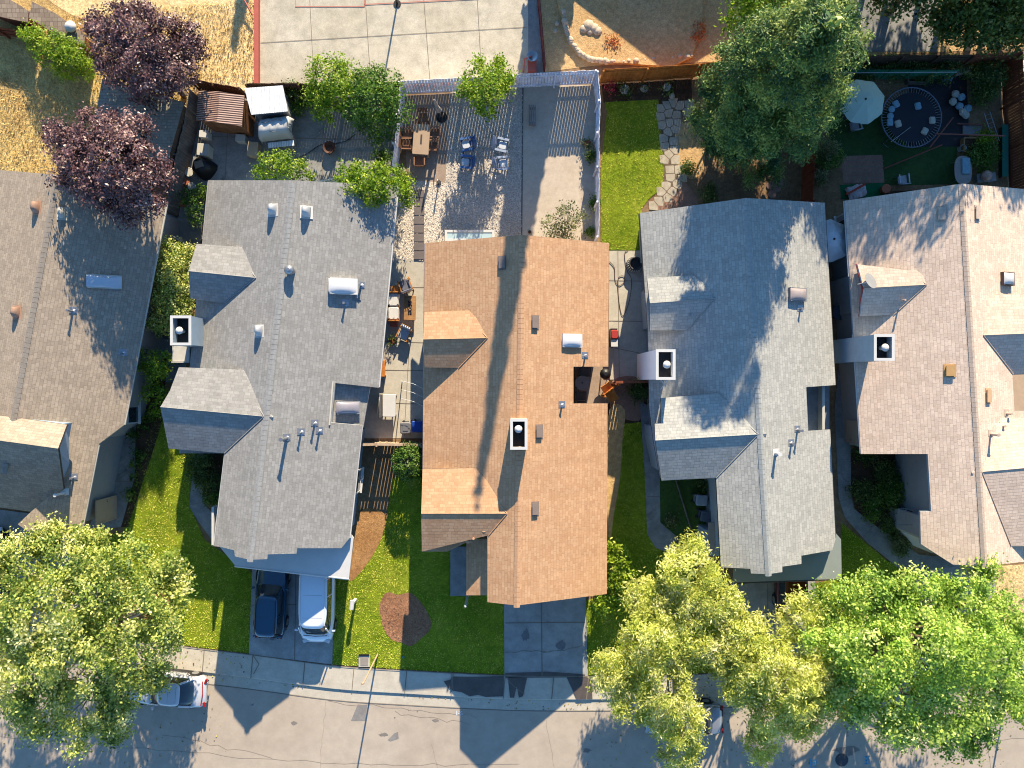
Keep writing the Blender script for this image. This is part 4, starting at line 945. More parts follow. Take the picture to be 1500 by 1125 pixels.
tree('shrub', 'dark shrub by the narrow gate at the top of the left side passage', 'shrub', (290, 315), [(283,300,1.3,.5),(285,318,1.2,.45),(272,290,1.1,.45),(292,280,1.0,.4)], L_citrus, B_bark, .05, seed=28, leaf=.12, dens=9, per=24, sr=.15, limbs=False)
tree('shrub', 'long bright green bush below the shingled sheds at the top left', 'shrub', (105, 90), [(55,58,1.5,.7),(85,68,1.7,.8),(110,82,1.7,.8),(125,98,1.3,.6),(40,50,1.2,.4),(100,98,1.2,.7),(75,85,1.1,.7)], L_bright, B_bark, .08, seed=29, leaf=.13, dens=9, per=26, sr=.18, limbs=False)
tree('leafy_tree', 'yellow-green tree at the top edge behind the big conifer', 'tree', (1075, 60), [(1085,18,4.4,.9),(1130,12,5,1.4),(1185,0,5.2,1.5),(1070,35,3.6,.4),(1225,-20,5.5,1.4),(1110,-30,5.5,1.6)], L_bright, B_bark, .15, seed=30, leaf=.17, dens=5, per=26, sr=.26)
tree('leafy_tree', 'olive-green tree at the top edge above the painted shade patch on the field', 'tree', (1300, 20), [(1290,12,3.6,.5),(1320,5,4,.8),(1355,0,4,.8),(1390,5,4,.9),(1330,-50,5.4,1.8),(1380,-60,6,1.9),(1300,-90,7.3,1.9)], L_dark, B_bark, .18, seed=31, leaf=.2, dens=4, per=24, sr=.3)
tree('leafy_tree', 'dense olive-green tree filling the top right corner', 'tree', (1425, 42), [(1420,18,4,1.0),(1455,30,4,1.1),(1490,25,4.2,1.2),(1440,-10,5,1.5),(1510,60,3.6,.7),(1470,-60,6,1.9),(1530,-30,6,2.0),(1420,-110,8.0,2.1),(1520,-120,8.3,2.2),(1440,45,3.4,.7),(1402,52,3.2,.8),(1380,34,3.6,.8),(1462,64,3,.6),(1485,52,3.2,.6)], L_dark, B_bark, .2, seed=32, leaf=.2, dens=4.2, per=24, sr=.3)
# trees just beyond the top edge that throw the shade over the right-hand yards
for i, (x, y, z, r) in enumerate(((1275,-60,8.2,2.4),(1365,-110,8.5,2.6),(1460,-60,9.0,2.4),(1330,-190,8.6,2.8),(1425,-210,9,2.8),(1260,-170,8,2.4),(1505,-150,9,2.6),(1210,-70,6.5,1.8))):
    Bl = [(*up(x+rr.uniform(-30, 30), y+rr.uniform(-30, 30), z+rr.uniform(-2.6, .6)), r*rr.uniform(.5, .8)) for k in range(6)]
    tree('leafy_tree', ['broad tree off the top edge shading the umbrella', 'broad tree off the top edge shading the trampoline', 'broad tree off the top edge shading the beige ridge', 'farther broad tree off the top edge in line with the umbrella', 'farther broad tree off the top edge in line with the vegetable bed', 'farther tree off the top edge in line with the dirt side yard', 'farthest right tree off the top edge by the alley', 'small tree off the top edge next to the conifer'][i], 'tree', (x, y), Bl, L_dark, B_bark, .2, seed=40+i, leaf=.3, dens=3, per=26, sr=.4, group='shade trees beyond the top edge')
def cypress(label, base, h, rb, seed, lean=0.0):
    t = thing('cypress_tree', label, 'tree', G(*base)); c = G(*base); W = []
    for k in range(int(h*3.2)):
        z = .8+(h-1)*k/(h*3.2); r = max(.12, rb*(1-z/h)+.06); W.append((c.x+lean*z/h, c.y, z, r, r, .8))
    foliage('crown', W, L_dark, t, seed=seed, leaf=.24, dens=11, per=22, sr=.07, rmin=.6)
    q = MB(); q.tube([(c.x, c.y, 0), (c.x+lean*.97, c.y, h*.97)], .22, 8, r2=.05); q.build('trunk', B_bark, t)
cypress('tall slender cypress whose shadow crosses the tan roof', (822, -101), 19.0, 1.35, 60, 1.15)
cypress('small slender cypress beyond the top edge casting a wedge on the dry grass', (398, -240), 5.6, .7, 61)
# low plants
def plant(label, px, py, r, h, lm, seed, name='plant', cat='plant', group=None, n=1, leaf=.11, pot=None, per=20, z0=0, dens=14):
    c = G(px, py, z0); t = thing(name, label, cat, (c.x, c.y, z0), 0, group)
    W = [(c.x+rr.uniform(-.5, .5)*r, c.y+rr.uniform(-.5, .5)*r, z0+h*.6, r*.7, r*.7, h*.4) for k in range(n)] if n > 1 else [(c.x, c.y, z0+h*.6, r, r, h*.45)]
    foliage('foliage', W, lm, t, seed=seed, leaf=leaf, dens=dens, per=per, sr=.1+r*.12, rmin=.3)
    q = MB()
    if pot:
        q.lathe((c.x, c.y, z0), [(pot*.7, 0), (pot, h*.45), (pot*1.08, h*.45), (pot*1.08, h*.5), (pot*.9, h*.5)], 14); q.build('pot', pot_m, t)
    else:
        for k in range(3): q.tube([(c.x, c.y, z0), (c.x+rr.uniform(-.4, .4)*r, c.y+rr.uniform(-.4, .4)*r, z0+h*.7)], .015, 4)
        q.build('stem', B_bark, t)
    return t
pot_m = paint('white_pot', K(214,206,196), .6); pot_t = paint('terracotta', K(190,110,76), .8)
for i, (x, y) in enumerate(((199,638),(207,665),(203,680),(201,702),(193,724),(225,610),(212,622))):
    plant('small rosette plant in the dark bed along the taupe house path', x, y, .32, .4, L_citrus, 70+i, group='rosette plants in the left bed', leaf=.13)
k = 0
for (x, y, r, h, lm, lb) in ((300,680,.8,.9,L_dark,'dark leafy shrub in the bed under the big left gable'),(310,705,.7,.8,L_dark,'dark leafy shrub in the middle of the bed beside the mid-grey house'),(318,728,.5,.6,L_citrus,'lighter low shrub at the lower end of the bed beside the mid-grey house'),
    (1258,662,.7,.7,L_dark,'dark shrub at the top left corner of the sunken flower bed'),(1290,690,.8,.7,L_dark,'loose dark shrub in the upper middle of the sunken flower bed'),(1262,712,.8,.8,L_dark,'dark shrub on the path side of the sunken flower bed'),(1300,728,1.0,.9,L_citrus,'largest green shrub in the sunken flower bed'),(1275,742,.7,.7,L_citrus,'green shrub at the path bend by the sunken flower bed'),(1294,770,.6,.6,L_dark,'low shrub below the white entry bay'),(1318,788,.6,.6,L_olive,'grey-green shrub at the lower corner of the entry bay'),(1320,800,.5,.5,L_dark,'low dark shrub at the bottom tip of the entry bed'),
    (1322,700,.6,.7,L_dark,'dark shrub against the stucco wall of the sunken bed'),
    (1030,712,.6,.9,L_dark,'dark shrub tucked under the eave of the pale grey roof'),(985,760,.4,.2,L_olive,'patch of dry low growth between the concrete paths'),(1000,795,.5,.3,L_olive,'dry low growth by the kink of the concrete path'),
    (934,577,.7,1.0,L_dark,'round dark shrub at the cobble path gate'),(580,258,.5,.8,L_citrus,'small green shrub at the foot of the side fence'),(593,265,.45,.9,L_olive,'pale green shrub at the dining patio corner'),
    (1205,240,.7,1.2,L_citrus,'leafy shrub beside the brick paver patio'),(1198,225,.6,1.6,L_olive,'pale flowering shrub by the redwood fence'),(1192,260,.6,1.0,L_olive,'grey-leaved shrub at the redwood fence end'),(1430,225,.8,.9,L_citrus,'leafy vegetable patch inside the wooden planter box'),
    (1440,240,.6,.8,L_citrus,'leafy clump right of the oval table'),(1438,212,.6,.7,L_bright,'bright leafy clump above the planter box'),(1440,120,1.0,1.2,L_dark,'large dark bush in the corner of the shaded yard'),(1425,140,.8,1.0,L_dark,'dark bush beside the pile of cushions'),(1420,112,.8,1.0,L_dark,'dark bush behind the blue tarps'),(1375,105,.8,1.0,L_dark,'dark bush behind the dry planter frame'),
    (1340,108,.8,1.0,L_dark,'dark bush along the green screen fence'),(1300,105,.8,1.0,L_dark,'dark bush by the green screen fence above the umbrella'),(1260,112,.8,1.0,L_dark,'dark bush at the conifer end of the green screen fence'),
    (462,150,.7,1.0,L_dark,'dark bush behind the yellowish bushy tree'),(430,145,.6,1.2,L_dark,'dark bush beside the white metal shed roof'),(445,160,.5,.9,L_citrus,'small bush at the feet of the yellowish tree'),(560,235,.5,.7,L_citrus,'low green shrub beside the stacked pavers'),
    (870,300,.35,.7,L_citrus,'small green plant at the foot of the whitewashed side fence'),(868,232,.35,.8,L_dark,'thin dark plant against the whitewashed side fence'),(863,340,.3,.5,L_citrus,'small plant in the fence corner by the tan house'),
    (1010,250,.5,.4,L_citrus,'low green plants at the edge of the bare patch'),(1035,285,.6,.5,L_dark,'dark plants behind the conifer near the roof edge'),(330,170,.01,.01,L_dark,None)):
    if lb: k += 1; plant(lb, x, y, r, h, lm, 90+k, name='shrub', cat='shrub', n=3)
L_red = leafmat('red_flower', [(.1, K(150,30,60)), (.5, K(220,60,90)), (1, K(240,140,150))], .2)
L_orf = leafmat('orange_flower', [(.1, K(190,70,20)), (.5, K(236,120,50)), (1, K(245,170,90))], .2)
plant('pink-red flowering plant below the orange fence', 893, 132, .35, .45, L_red, 150, name='flower'); plant('orange-red flowering weed on the sunny bank', 896, 62, .35, .4, L_orf, 151, name='flower')
plant('orange-red flowering weed in the shaded part of the bare field', 1021, 50, .5, .4, L_orf, 152, name='flower')
plant('fern in a pale round pot below the orange fence', 914, 134, .4, .6, L_dark, 153, name='potted_plant', pot=.26); plant('small plant in a grey pot, middle of the row below the orange fence', 943, 132, .25, .5, L_olive, 154, name='potted_plant', pot=.2)
plant('bushy plant in a bowl, right end of the row below the orange fence', 976, 130, .35, .5, L_citrus, 155, name='potted_plant', pot=.22)
plant('green plant in a white pot beside the dish gable', 1236, 424, .38, .7, L_citrus, 156, name='potted_plant', pot=.3)
plant('leafy plant in a pot in the narrow right passage', 1227, 413, .28, .6, L_dark, 157, name='potted_plant', pot=.2)
pot_m = pot_t
plant('plant in a terracotta pot on the sandy yard by the side fence', 860, 212, .3, .5, L_olive, 158, name='potted_plant', pot=.2); plant('plant in a terracotta pot by the fire table sofa', 576, 500, .25, .5, L_dark, 159, name='potted_plant', pot=.18)
plant('spiky plant in a terracotta pot beside the stone bench', 1418, 222, .3, .5, L_olive, 160, name='potted_plant', pot=.2)

# weeds, dry tufts and lawn blades
grass('lawn_grass', [LAWN1, LAWN2, LAWN3, LAWN4, LAWN5], M_blade, 330, .05, .045, 2, 'short green and yellowing lawn blades around the houses', holes=[MULCH, DIRTP, MUL1, PATH4, PATH5, PATH2])
grass('dry_grass', [[(0,30),(374,0),(374,118),(300,124),(240,262),(130,270),(0,250)]], M_weedb, 120, .16, .04, 3, 'dry golden weeds in the top left field', cat='dry grass')
grass('straw_grass', [LAWN6, [(826,30),(1008,0),(1008,86),(905,92),(840,72)], [(783,0),(826,0),(826,60),(800,104),(790,60)], [(1478,90),(1520,90),(1520,270),(1482,270)]], M_straw, 60, .1, .04, 4, 'sparse straw tufts on bare tan earth', cat='dry grass')
# litter of leaves and small stones that nobody could count
def scatter(name, label, polys, m, n, size, seed, cat='litter', z0=.055):
    rg = np.random.default_rng(seed); V = []
    for P in polys:
        W = [(G(x, y).x, G(x, y).y) for x, y in P]; a = np.array(W); lo, hi = a.min(0), a.max(0)
        k = int((hi-lo).prod()*n); x = rg.uniform(lo[0], hi[0], k); y = rg.uniform(lo[1], hi[1], k); q = inpoly(x, y, W); V.append(np.stack([x[q], y[q]], 1))
    p = np.concatenate(V); n = len(p); s_ = size*rg.uniform(.4, 1.3, n)[:, None]; an = rg.uniform(0, 6.283, n)
    d = np.stack([np.cos(an), np.sin(an)], 1)*s_; e = np.stack([-d[:, 1], d[:, 0]], 1)*.7; z = np.full((n, 1), z0)
    V = np.empty((n*4, 3)); V[0::4] = np.hstack([p-d, z]); V[1::4] = np.hstack([p-e, z+s_*rg.uniform(.1, .9, (n, 1))]); V[2::4] = np.hstack([p+d, z+s_*.2]); V[3::4] = np.hstack([p+e, z+s_*rg.uniform(.1, .9, (n, 1))])
    return tag(rawmesh(name, V, np.arange(n*4).reshape(n, 4), m, None, rg.random(n)), label, cat, kind='stuff')
scatter('gravel_stones', 'loose pale gravel covering the yard behind the tan house', [[(660,134),(766,128),(764,350),(655,350)], [(575,262),(655,268),(664,352),(622,382),(556,384)]], leafmat('stone_chip', [(0, K(190,174,156)), (.5, K(224,210,194,.75)), (1, K(244,234,220,.8))], 0, .9), 110, .035, 6, 'gravel')
scatter('mulch_chips', 'brown bark chips in the front lawn circle and beds', [MULCH, MUL1], leafmat('bark_chip', [(0, K(140,96,70)), (.5, K(184,134,100)), (1, K(214,170,134))], 0, .9), 160, .032, 7, 'mulch')

# neighbour house beyond the top edge: its gable shades the bare field
hn = thing('house', 'neighbour house beyond the top edge whose gable shades the bare field', 'house', G(1010, -270)); q = MB(); w_ = MB()
A0, A1, M0, M1, C0, C1_ = [Vector((*G(x, y)[:2], z)) for x, y, z in ((862,-120,2.4),(862,-430,2.4),(1015,-120,4.2),(1015,-430,4.2),(1168,-120,2.4),(1168,-430,2.4))]
q.slab([A0, M0, M1, A1], .14, 0, 1, (Vector((0,1,0)), Vector((.9,0,.4)))); q.slab([C0, C1_, M1, M0], .14, 0, 1, (Vector((0,1,0)), Vector((-.9,0,.4)))); q.build('roof', [S2, M_trim], hn)
i_ = Vector((0, .4, 0)); w_.loft([[p+k-Vector((0,0,.16)) for p in (A0+Vector((.4,0,.15)), M0, C0+Vector((-.4,0,.15)))]+[Vector((C0.x-.4, C0.y, 0))+k, Vector((A0.x+.4, A0.y, 0))+k] for k in (i_, Vector((0, 12, 0)))]); w_.build('wall', M_beige, hn)
window(hn, G(940,0).x, A0.y+.38, 1.4, 1.5, 1.1, -math.pi/2)

L_lit = leafmat('fallen_leaf', [(0, K(110,84,40)), (.5, K(190,160,80)), (1, K(226,206,120))], 0, .9)
scatter('fallen_leaves', 'dry leaves scattered on the sidewalk under the street trees', [[(0,905),(365,955),(365,990),(0,945)],[(860,985),(1200,978),(1490,946),(1490,985),(1200,1012),(860,1024)]], L_lit, 9, .05, 31, z0=.05)
scatter('gutter_leaves', 'dry leaves drifted along the gutter and the street edge', [[(0,945),(365,994),(740,1026),(740,1032),(365,1003),(0,960)],[(740,1026),(1000,1024),(1490,986),(1490,1004),(1000,1042),(740,1044)]], L_lit, 12, .05, 32, z0=-.06)
scatter('street_leaves', 'sparse fallen leaves on the street asphalt below the trees', [[(0,1000),(330,1030),(330,1125),(0,1125)],[(860,1046),(1500,1000),(1500,1125),(860,1125)]], L_lit, 2.5, .05, 33, z0=-.06)
scatter('lawn_leaves', 'fallen leaves on the front lawns', [LAWN1, LAWN5, LAWN3], L_lit, 2, .035, 34, z0=.08)
# ------------------------------------------------------------------ fences
def fence(label, pts, h, m, pw=.14, gap=.03, post=2.4, jag=.03, name='fence', cap=None, hs=None, rail_m=None, sub=None):
    P = [G(*p) for p in pts]; t = thing(name, label, 'fence', P[0]); b = MB(); rl = MB(); posts = []
    r_ = random.Random(int(pts[0][0]*3+pts[0][1]))
    for i in range(len(P)-1):
        a, c = P[i], P[i+1]; L = (c-a).length; d = (c-a)/L; yaw = math.atan2(d.y, d.x); n = max(1, int(L/(pw+gap))); nn = Vector((-d.y, d.x, 0))
        for k in range(n):
            q = a+d*(k+.5)*L/n; hh = h+r_.uniform(-jag, jag)
            b.box((q.x, q.y, hh/2+.03), (L/n-gap, .022, hh-.06), yaw+r_.uniform(-.02, .02), 0, 0, r_.uniform(-.012, .012))
        for z in (.35, h-.3): q = (a+c)/2-nn*.04; rl.box((q.x, q.y, z), (L, .045, .09), yaw)
        if cap: q = (a+c)/2; rl.box((q.x, q.y, h+.03), (L, .14, .035), yaw)
        k = max(1, round(L/post))
        for j in range(k+(i == len(P)-2)): posts.append((a+d*j*L/k-nn*.1, yaw))
    b.build('pickets', m, t); rl.build('rail', rail_m or m, t)
    for q, yaw in posts: pb = MB(); pb.bbox((q.x, q.y, (h+.05)/2), (.1, .1, h+.05), yaw, .01); pb.build('post', rail_m or m, t)
    return t
fence('whitewashed back fence between the sports court and the gravel yard', [(594,138),(680,134),(752,129),(870,123)], 1.85, W_white, gap=.022)
fence('whitewashed side fence beside the green back lawn', [(870,123),(874,165),(872,210),(872,258),(872,356)], 1.8, W_white, gap=.006)
fence('whitewashed side fence left of the dining table', [(594,140),(590,185),(586,225),(580,268)], 1.8, W_white, gap=.02)
fence('orange stained back fence behind the flower pots', [(878,122),(940,119),(1012,114),(1080,108),(1160,104)], 1.85, W_orng, gap=.01)
fence('dark back fence behind the trampoline yard', [(1222,104),(1300,101),(1400,100)], 1.7, W_dark, gap=.02)
fence('dark wooden fence on the far right side of the trampoline yard', [(1400,100),(1466,97),(1468,160),(1474,220),(1478,284)], 1.8, W_red, gap=.012)
fence('redwood fence between the brick patio and the trampoline yard', [(1172,305),(1174,262),(1176,225),(1174,170),(1180,120)], 1.8, W_red, gap=.02)
fence('old grey fence separating the taupe and mid-grey houses', [(297,148),(290,190),(278,240),(268,290),(262,318)], 1.7, W_grey, gap=.015)
fence('dark old fence below the dry slope behind the wooden shed', [(296,132),(330,140),(368,146)], 1.7, W_dark, gap=.015)
fence('dark fence hidden behind the bushes of the grey patio yard', [(376,140),(450,140),(594,138)], 1.7, W_dark, gap=.012)
fence('dark fence below the two shingled sheds', [(-30,50),(60,58)], 1.1, W_red, gap=.03)
fence('pale slatted gate fence joining the mid-grey and tan houses', [(531,648),(560,647),(622,648)], 1.75, W_lath, gap=.04, cap=True)
fence('brown fence with a gate joining the tan and pale grey houses', [(896,560),(946,559)], 1.6, W_red, gap=.04, cap=True)
fence('short orange gate leaning open beside the courtyard', [(880,578),(900,562)], 1.5, W_orng, gap=.03)
fence('short wooden fence at the end of the right side passage', [(1222,412),(1248,408)], 1.5, W_grey, gap=.02, cap=True)
M_redm = paint('red_metal', K(206,104,86), .6, .12, 4)
t = thing('court_kerb_rail', 'long red painted timber edging on the left side of the sports court', 'edging', G(378, 60))
q = MB(); q.box((G(378,0).x, (G(0,-40).y+G(0,126).y)/2, .15), (.26, G(0,-40).y-G(0,126).y, .3)); q.build('timber', M_redm, t); q = MB(); q.tube([G(352,-10,.5), G(370,22,.4)], .05, 6); q.build('brace', M_redm, t)
t = thing('court_kerb_rail', 'low red painted edging behind the whitewashed back fence', 'edging', G(480, 128))
q = MB(); q.tube([G(376,130,.1), G(600,126,.1), G(700,121,.1), G(772,112,.1)], .09, 4); q.build('timber', M_redm, t)
t = thing('court_fence', 'dark red metal fence along the right side of the sports court', 'fence', G(788, 50))
M_dkred = paint('dark_red_metal', K(122,40,36), .5, .15)
q = MB(); a = G(784,-40); c = G(797,108)
for z in (.1, .9, 1.4): q.tube([a+Vector((0,0,z)), c+Vector((0,0,z))], .035, 6)
q.build('rail', M_dkred, t)
for i in range(9): q = MB(); p = a.lerp(c, i/8); q.tube([p, p+Vector((0,0,1.45))], .04, 6); q.build('post', M_dkred, t)
t = thing('court_post', 'dark post standing at the top edge of the sports court', 'post', G(582, 6)); q = MB(); c = G(582, 6)
q.tube([c, c+Vector((0,0,3))], .05, 8); q.build('pole', M_black, t); q = MB(); q.cyl((c.x, c.y, .0), .22, .06, 12); q.build('base', M_black, t)
t = thing('drinking_stand', 'red hose stand with a round silver basin in the court corner', 'stand', G(778, 100)); c = G(779, 98)
q = MB(); q.box((c.x, c.y-.1, .35), (.5, .9, .7)); q.tube([(c.x-.5, c.y-.3, 0), (c.x-.45, c.y+.1, .8), (c.x, c.y+.2, .95)], .05, 6); q.build('frame', M_redm, t)
q = MB(); q.lathe((c.x, c.y+.2, .75), [(.2, 0), (.32, .2), (.33, .22), (.28, .2), (.1, .1)], 18); q.build('basin', M_metal, t)
# ------------------------------------------------------------------ sheds and outbuildings
def shed(label, px, z, roofm, wallm, name='shed', flat=None, ridge=None, ribs=0, th=.08, zs=None):
    """px: roof outline at roof height; optional ridge (two pixel points, extra height)"""
    c = sum((G(x, y, z) for x, y in px), Vector())/len(px); t = thing(name, label, 'shed', (c.x, c.y, 0)); W = [G(x, y, z) for x, y in px]
    b = MB()
    if ridge:
        r0, r1 = G(*ridge[0], z+ridge[2]), G(*ridge[1], z+ridge[2]); sides = ([W[0], W[3], r1, r0], [r0, r1, W[2], W[1]])
        for S_ in sides:
            d = (r1-r0).normalized(); n_ = (S_[1]-S_[0]).cross(S_[2]-S_[0]).normalized(); sl = n_.cross(d); b.slab(S_, th, 0, 1, (d, sl))
    else: b.slab(W, th, 0, 1, (Vector((1,0,0)), Vector((0,1,0))))
    ro = b.build('roof', [roofm, wallm], t)
    w_ = MB(); P = W if ccw(W) else W[::-1]; I = inset_poly([(p.x, p.y) for p in P], [.12]*len(P)); w_.prism(I, 0, z-th-.01); w_.build('wall', wallm, t)
    if ridge:
        q = MB(); m0, m1 = r0.lerp(r1, .04), r0.lerp(r1, .96)
        for e in (0, 1):
            p0 = W[0] if e == 0 else W[3]; p1 = W[1] if e == 0 else W[2]; rr0 = r0 if e == 0 else r1; cc = (W[0]+W[1]+W[2]+W[3])/4
            tri = [p.lerp(cc, .05)-Vector((0, 0, th)) for p in (p0, p1, rr0)]; tri2 = [p.lerp(cc, .12) for p in tri]; q.loft([tri, tri2])
        q.build('gable_end', wallm, t)
    return t, ro, W
def corr(name, c1, c2, per, axis, rough=.6):
    m, tr_, b = newmat(name, rough, .4); tc = N(tr_, 'ShaderNodeTexCoord').outputs['Object']
    wv = N(tr_, 'ShaderNodeTexWave', wave_type='BANDS', bands_direction=axis); wv.inputs['Scale'].default_value = per; wv.inputs['Distortion'].default_value = .15; tr_.links.new(tc, wv.inputs['Vector'])
    g = ramp(tr_, wv.outputs['Fac'], [(.35, c1), (.6, c2)]); g = mixc(tr_, 1.0, g, ramp(tr_, noise(tr_, tc, 3), [(.3, (.75,)*3+(1,)), (.7, (1.1,)*3+(1,))]), 'MULTIPLY')
    tr_.links.new(g, b.inputs['Base Color']); bump(tr_, b, wv.outputs['Fac'], .5, .03); return m
M_ribr = corr('ribbed_brown_roof', K(110,70,58), K(196,164,150), 2.6, 'Y'); M_ribw = corr('ribbed_white_roof', K(220,224,230,.8), K(248,248,252,.85), 2.2, 'X')
shed('brown wooden shed with a ribbed brown and white roof', [(291,133),(358,140),(354,185),(287,176)], 2.1, M_ribr, wood('shed_boards', K(146,96,64), K(176,124,86)), ridge=((322,134),(318,179),.35))
shed('small shed with a white corrugated metal roof beside the brown shed', [(358,129),(414,125),(422,163),(368,168)], 2.0, M_ribw, M_grey)
shed('low grey shingled shed half hidden by the two plum trees', [(150,115),(270,150),(243,246),(137,182)], 2.3, shingle('shed_shingles', K(168,160,144), K(188,180,162), K(140,132,120)), W_dark)
SHD = shingle('old_shake', K(150,132,116), K(176,158,140), K(110,96,84), width=.3, row=.25)
shed('left shingled shed roof at the top left edge', [(-40,-20),(0,-10),(42,16),(41,33),(2,25),(-40,5)], 1.5, SHD, W_red); shed('longer shingled shed roof carrying a round vent at the top left', [(47,2),(82,20),(124,50),(124,68),(98,60),(42,26)], 1.5, SHD, W_red)
t = thing('roof_turbine', 'round white turbine vent on the longer shingled shed roof', 'vent', G(107, 42, 1.5)); q = MB(); c = G(107, 42, 1.5); q.lathe((c.x, c.y, 1.48), [(.12, 0), (.2, .1), (.3, .18), (.32, .3), (.2, .42), (.05, .46)], 18); q.build('dome', M_white, t); q = MB(); q.cyl((c.x, c.y, 1.46), .14, .08, 10); q.build('collar', M_metal, t)
# white tarpaulin over a swing seat
t = thing('covered_swing', 'garden swing seat wrapped in a roped white tarpaulin', 'swing', G(404, 190)); c = G(404, 188, 1.2)
q = MB(); Wt = 1.9; Dt = 1.15; nx, ny = 12, 8; vs = []
for i in range(nx+1):
    for j in range(ny+1):
        u = i/nx*2-1; v = j/ny*2-1; zz = 1.75-.25*abs(v)**2-.9*max(0, abs(u)-.85)/.15*.6-.9*max(0, abs(v)-.8)/.2*.7+.04*math.sin(i*2.1+j)+.03*math.cos(j*2.7)
        vs.append((c.x+u*Wt/2+v*.08, c.y+v*Dt/2+u*.12, zz))
q.add(vs, [(i*(ny+1)+j, (i+1)*(ny+1)+j, (i+1)*(ny+1)+j+1, i*(ny+1)+j+1) for i in range(nx) for j in range(ny)], 0, True)
tp = q.build('tarpaulin', M_white, t); mod = tp.modifiers.new('thick', 'SOLIDIFY'); mod.thickness = .03
q = MB(); q.tube([(c.x-.95, c.y+.2, 1.55), (c.x-.4, c.y+.1, 1.8), (c.x+.3, c.y+.3, 1.8), (c.x+.98, c.y+.15, 1.5)], .018, 5); q.tube([(c.x-.95, c.y-.1, 1.5), (c.x, c.y-.4, 1.7), (c.x+.95, c.y+.05, 1.5)], .018, 5); q.build('rope', M_oldc, t)
for sx in (-1, 1):
    for sy in (-1, 1): q = MB(); q.tube([(c.x+sx*.9, c.y+sy*.6, 0), (c.x+sx*.85, c.y+sy*.1, 1.6)], .03, 6); q.build('leg', M_grey, t)
q = MB(); q.box((c.x+.15, c.y-.75, .75), (1.5, .3, .03), .1); q.build('valance', M_ribw, t)
# ------------------------------------------------------------------ furniture builders
def table(label, px, py, w, l, h, m, rz=0, name='table', legm=None, z0=0, thick=.05, rnd_=False, cat='table'):
    c = G(px, py, h+z0); t = thing(name, label, cat, (c.x, c.y, z0), rz); q = MB()
    if rnd_: q.cyl((0, 0, h-thick), w/2, thick, 26)
    else: q.bbox((0, 0, h-thick/2), (w, l, thick), 0, .03)
    q.build('top', m, t, True)
    for sx in (-1, 1):
        for sy in (-1, 1): q = MB(); q.box((sx*(w/2*.7 if rnd_ else w/2-.08), sy*(w/2*.6 if rnd_ else l/2-.08), (h-thick)/2), (.06, .06, h-thick)); q.build('leg', legm or m, t, True)
    return t
def chair(label, px, py, rz, m, sm=None, w=.55, d=.55, h=.9, sh=.44, arms=True, name='chair', group=None, recline=.15, z0=0, slats=0):
    c = G(px, py, sh); t = thing(name, label, 'chair', (c.x, c.y, z0), rz, group); sm = sm or m
    q = MB(); q.bbox((0, 0, sh-.03), (w, d, .07), 0, .03); q.build('seat', sm, t, True)
    q = MB()
    if slats:
        for i in range(slats):
            x = -w/2+w*(i+.5)/slats; q.box((x, -d/2-.02-recline*.5, (sh+h)/2), (w/slats-.025, .03, h-sh), 0, 0, 0, recline)
    else: q.box((0, -d/2-.02-recline*.4, (sh+h)/2), (w, .05, h-sh), 0, 0, 0, recline)
    q.build('backrest', sm if not slats else m, t, True)
    for sx in (-1, 1):
        for sy in (-1, 1): q = MB(); q.tube([(sx*(w/2-.03), sy*(d/2-.04), 0), (sx*(w/2-.03), sy*(d/2-.06), sh-.05)], .022, 6); q.build('leg', m, t, True)
        if arms: q = MB(); q.box((sx*(w/2+.02), 0, sh+.22), (.07, d+.05, .035)); q.box((sx*(w/2+.02), d/2-.05, sh/2+.1), (.035, .035, sh+.2)); q.build('armrest', m, t, True)
    return t
# gravel yard behind the tan house
tt = table('long brown dining table beside the whitewashed side fence', 617, 204, .95, 1.75, .75, paint('tan_tabletop', K(196,168,140), .5, .08), -.07)
q = MB(); q.box((0, 0, .756), (.1, .55, .012)); q.build('inlay', M_dktrim, tt, True)
M_chw = wood('chair_wood', K(150,106,80), K(180,134,104), 9, .7, 0)
for i, (x, y, a, lb) in enumerate(((597,196,-1.6,'brown chair at the upper left of the long dining table'),(596,212,-1.6,'brown chair at the lower left of the long dining table'),(636,195,1.55,'brown chair at the upper right of the long dining table'),(633,214,1.55,'brown chair at the lower right of the long dining table'),(620,172,3.14,'brown chair at the head of the long dining table'),(615,236,0,'brown chair at the foot of the long dining table'))):
    chair(lb, x, y, a, M_chw, w=.55, d=.52, h=.9, slats=6, group='chairs round the dining table')
def closed_umbrella(label, px, py, h, top):
    c = G(px, py); t = thing('closed_umbrella', label, 'umbrella', c); e = G(*top, h)
    q = MB(); q.tube([c, Vector((e.x, e.y, h+.05))], .025, 8); q.build('pole', M_metal, t)
    q = MB(); a = c.lerp(e, .45); a.z = h*.42; q.tube([a, a.lerp(e, .25), a.lerp(e, .6), a.lerp(e, .9), e], .12, 10, r2=.05); q.tube([a, a.lerp(e, .4)], .18, 7, r2=.1); q.build('canopy', paint('taupe_cloth', K(206,190,176), .9, .2, 6), t)
    q = MB(); q.lathe((c.x, c.y, 0), [(.32, 0), (.32, .05), (.2, .1), (.06, .14)], 18); q.build('base', M_black, t)
closed_umbrella('folded taupe umbrella in a round black base near the dining table', 647, 172, 2.5, (636,146))
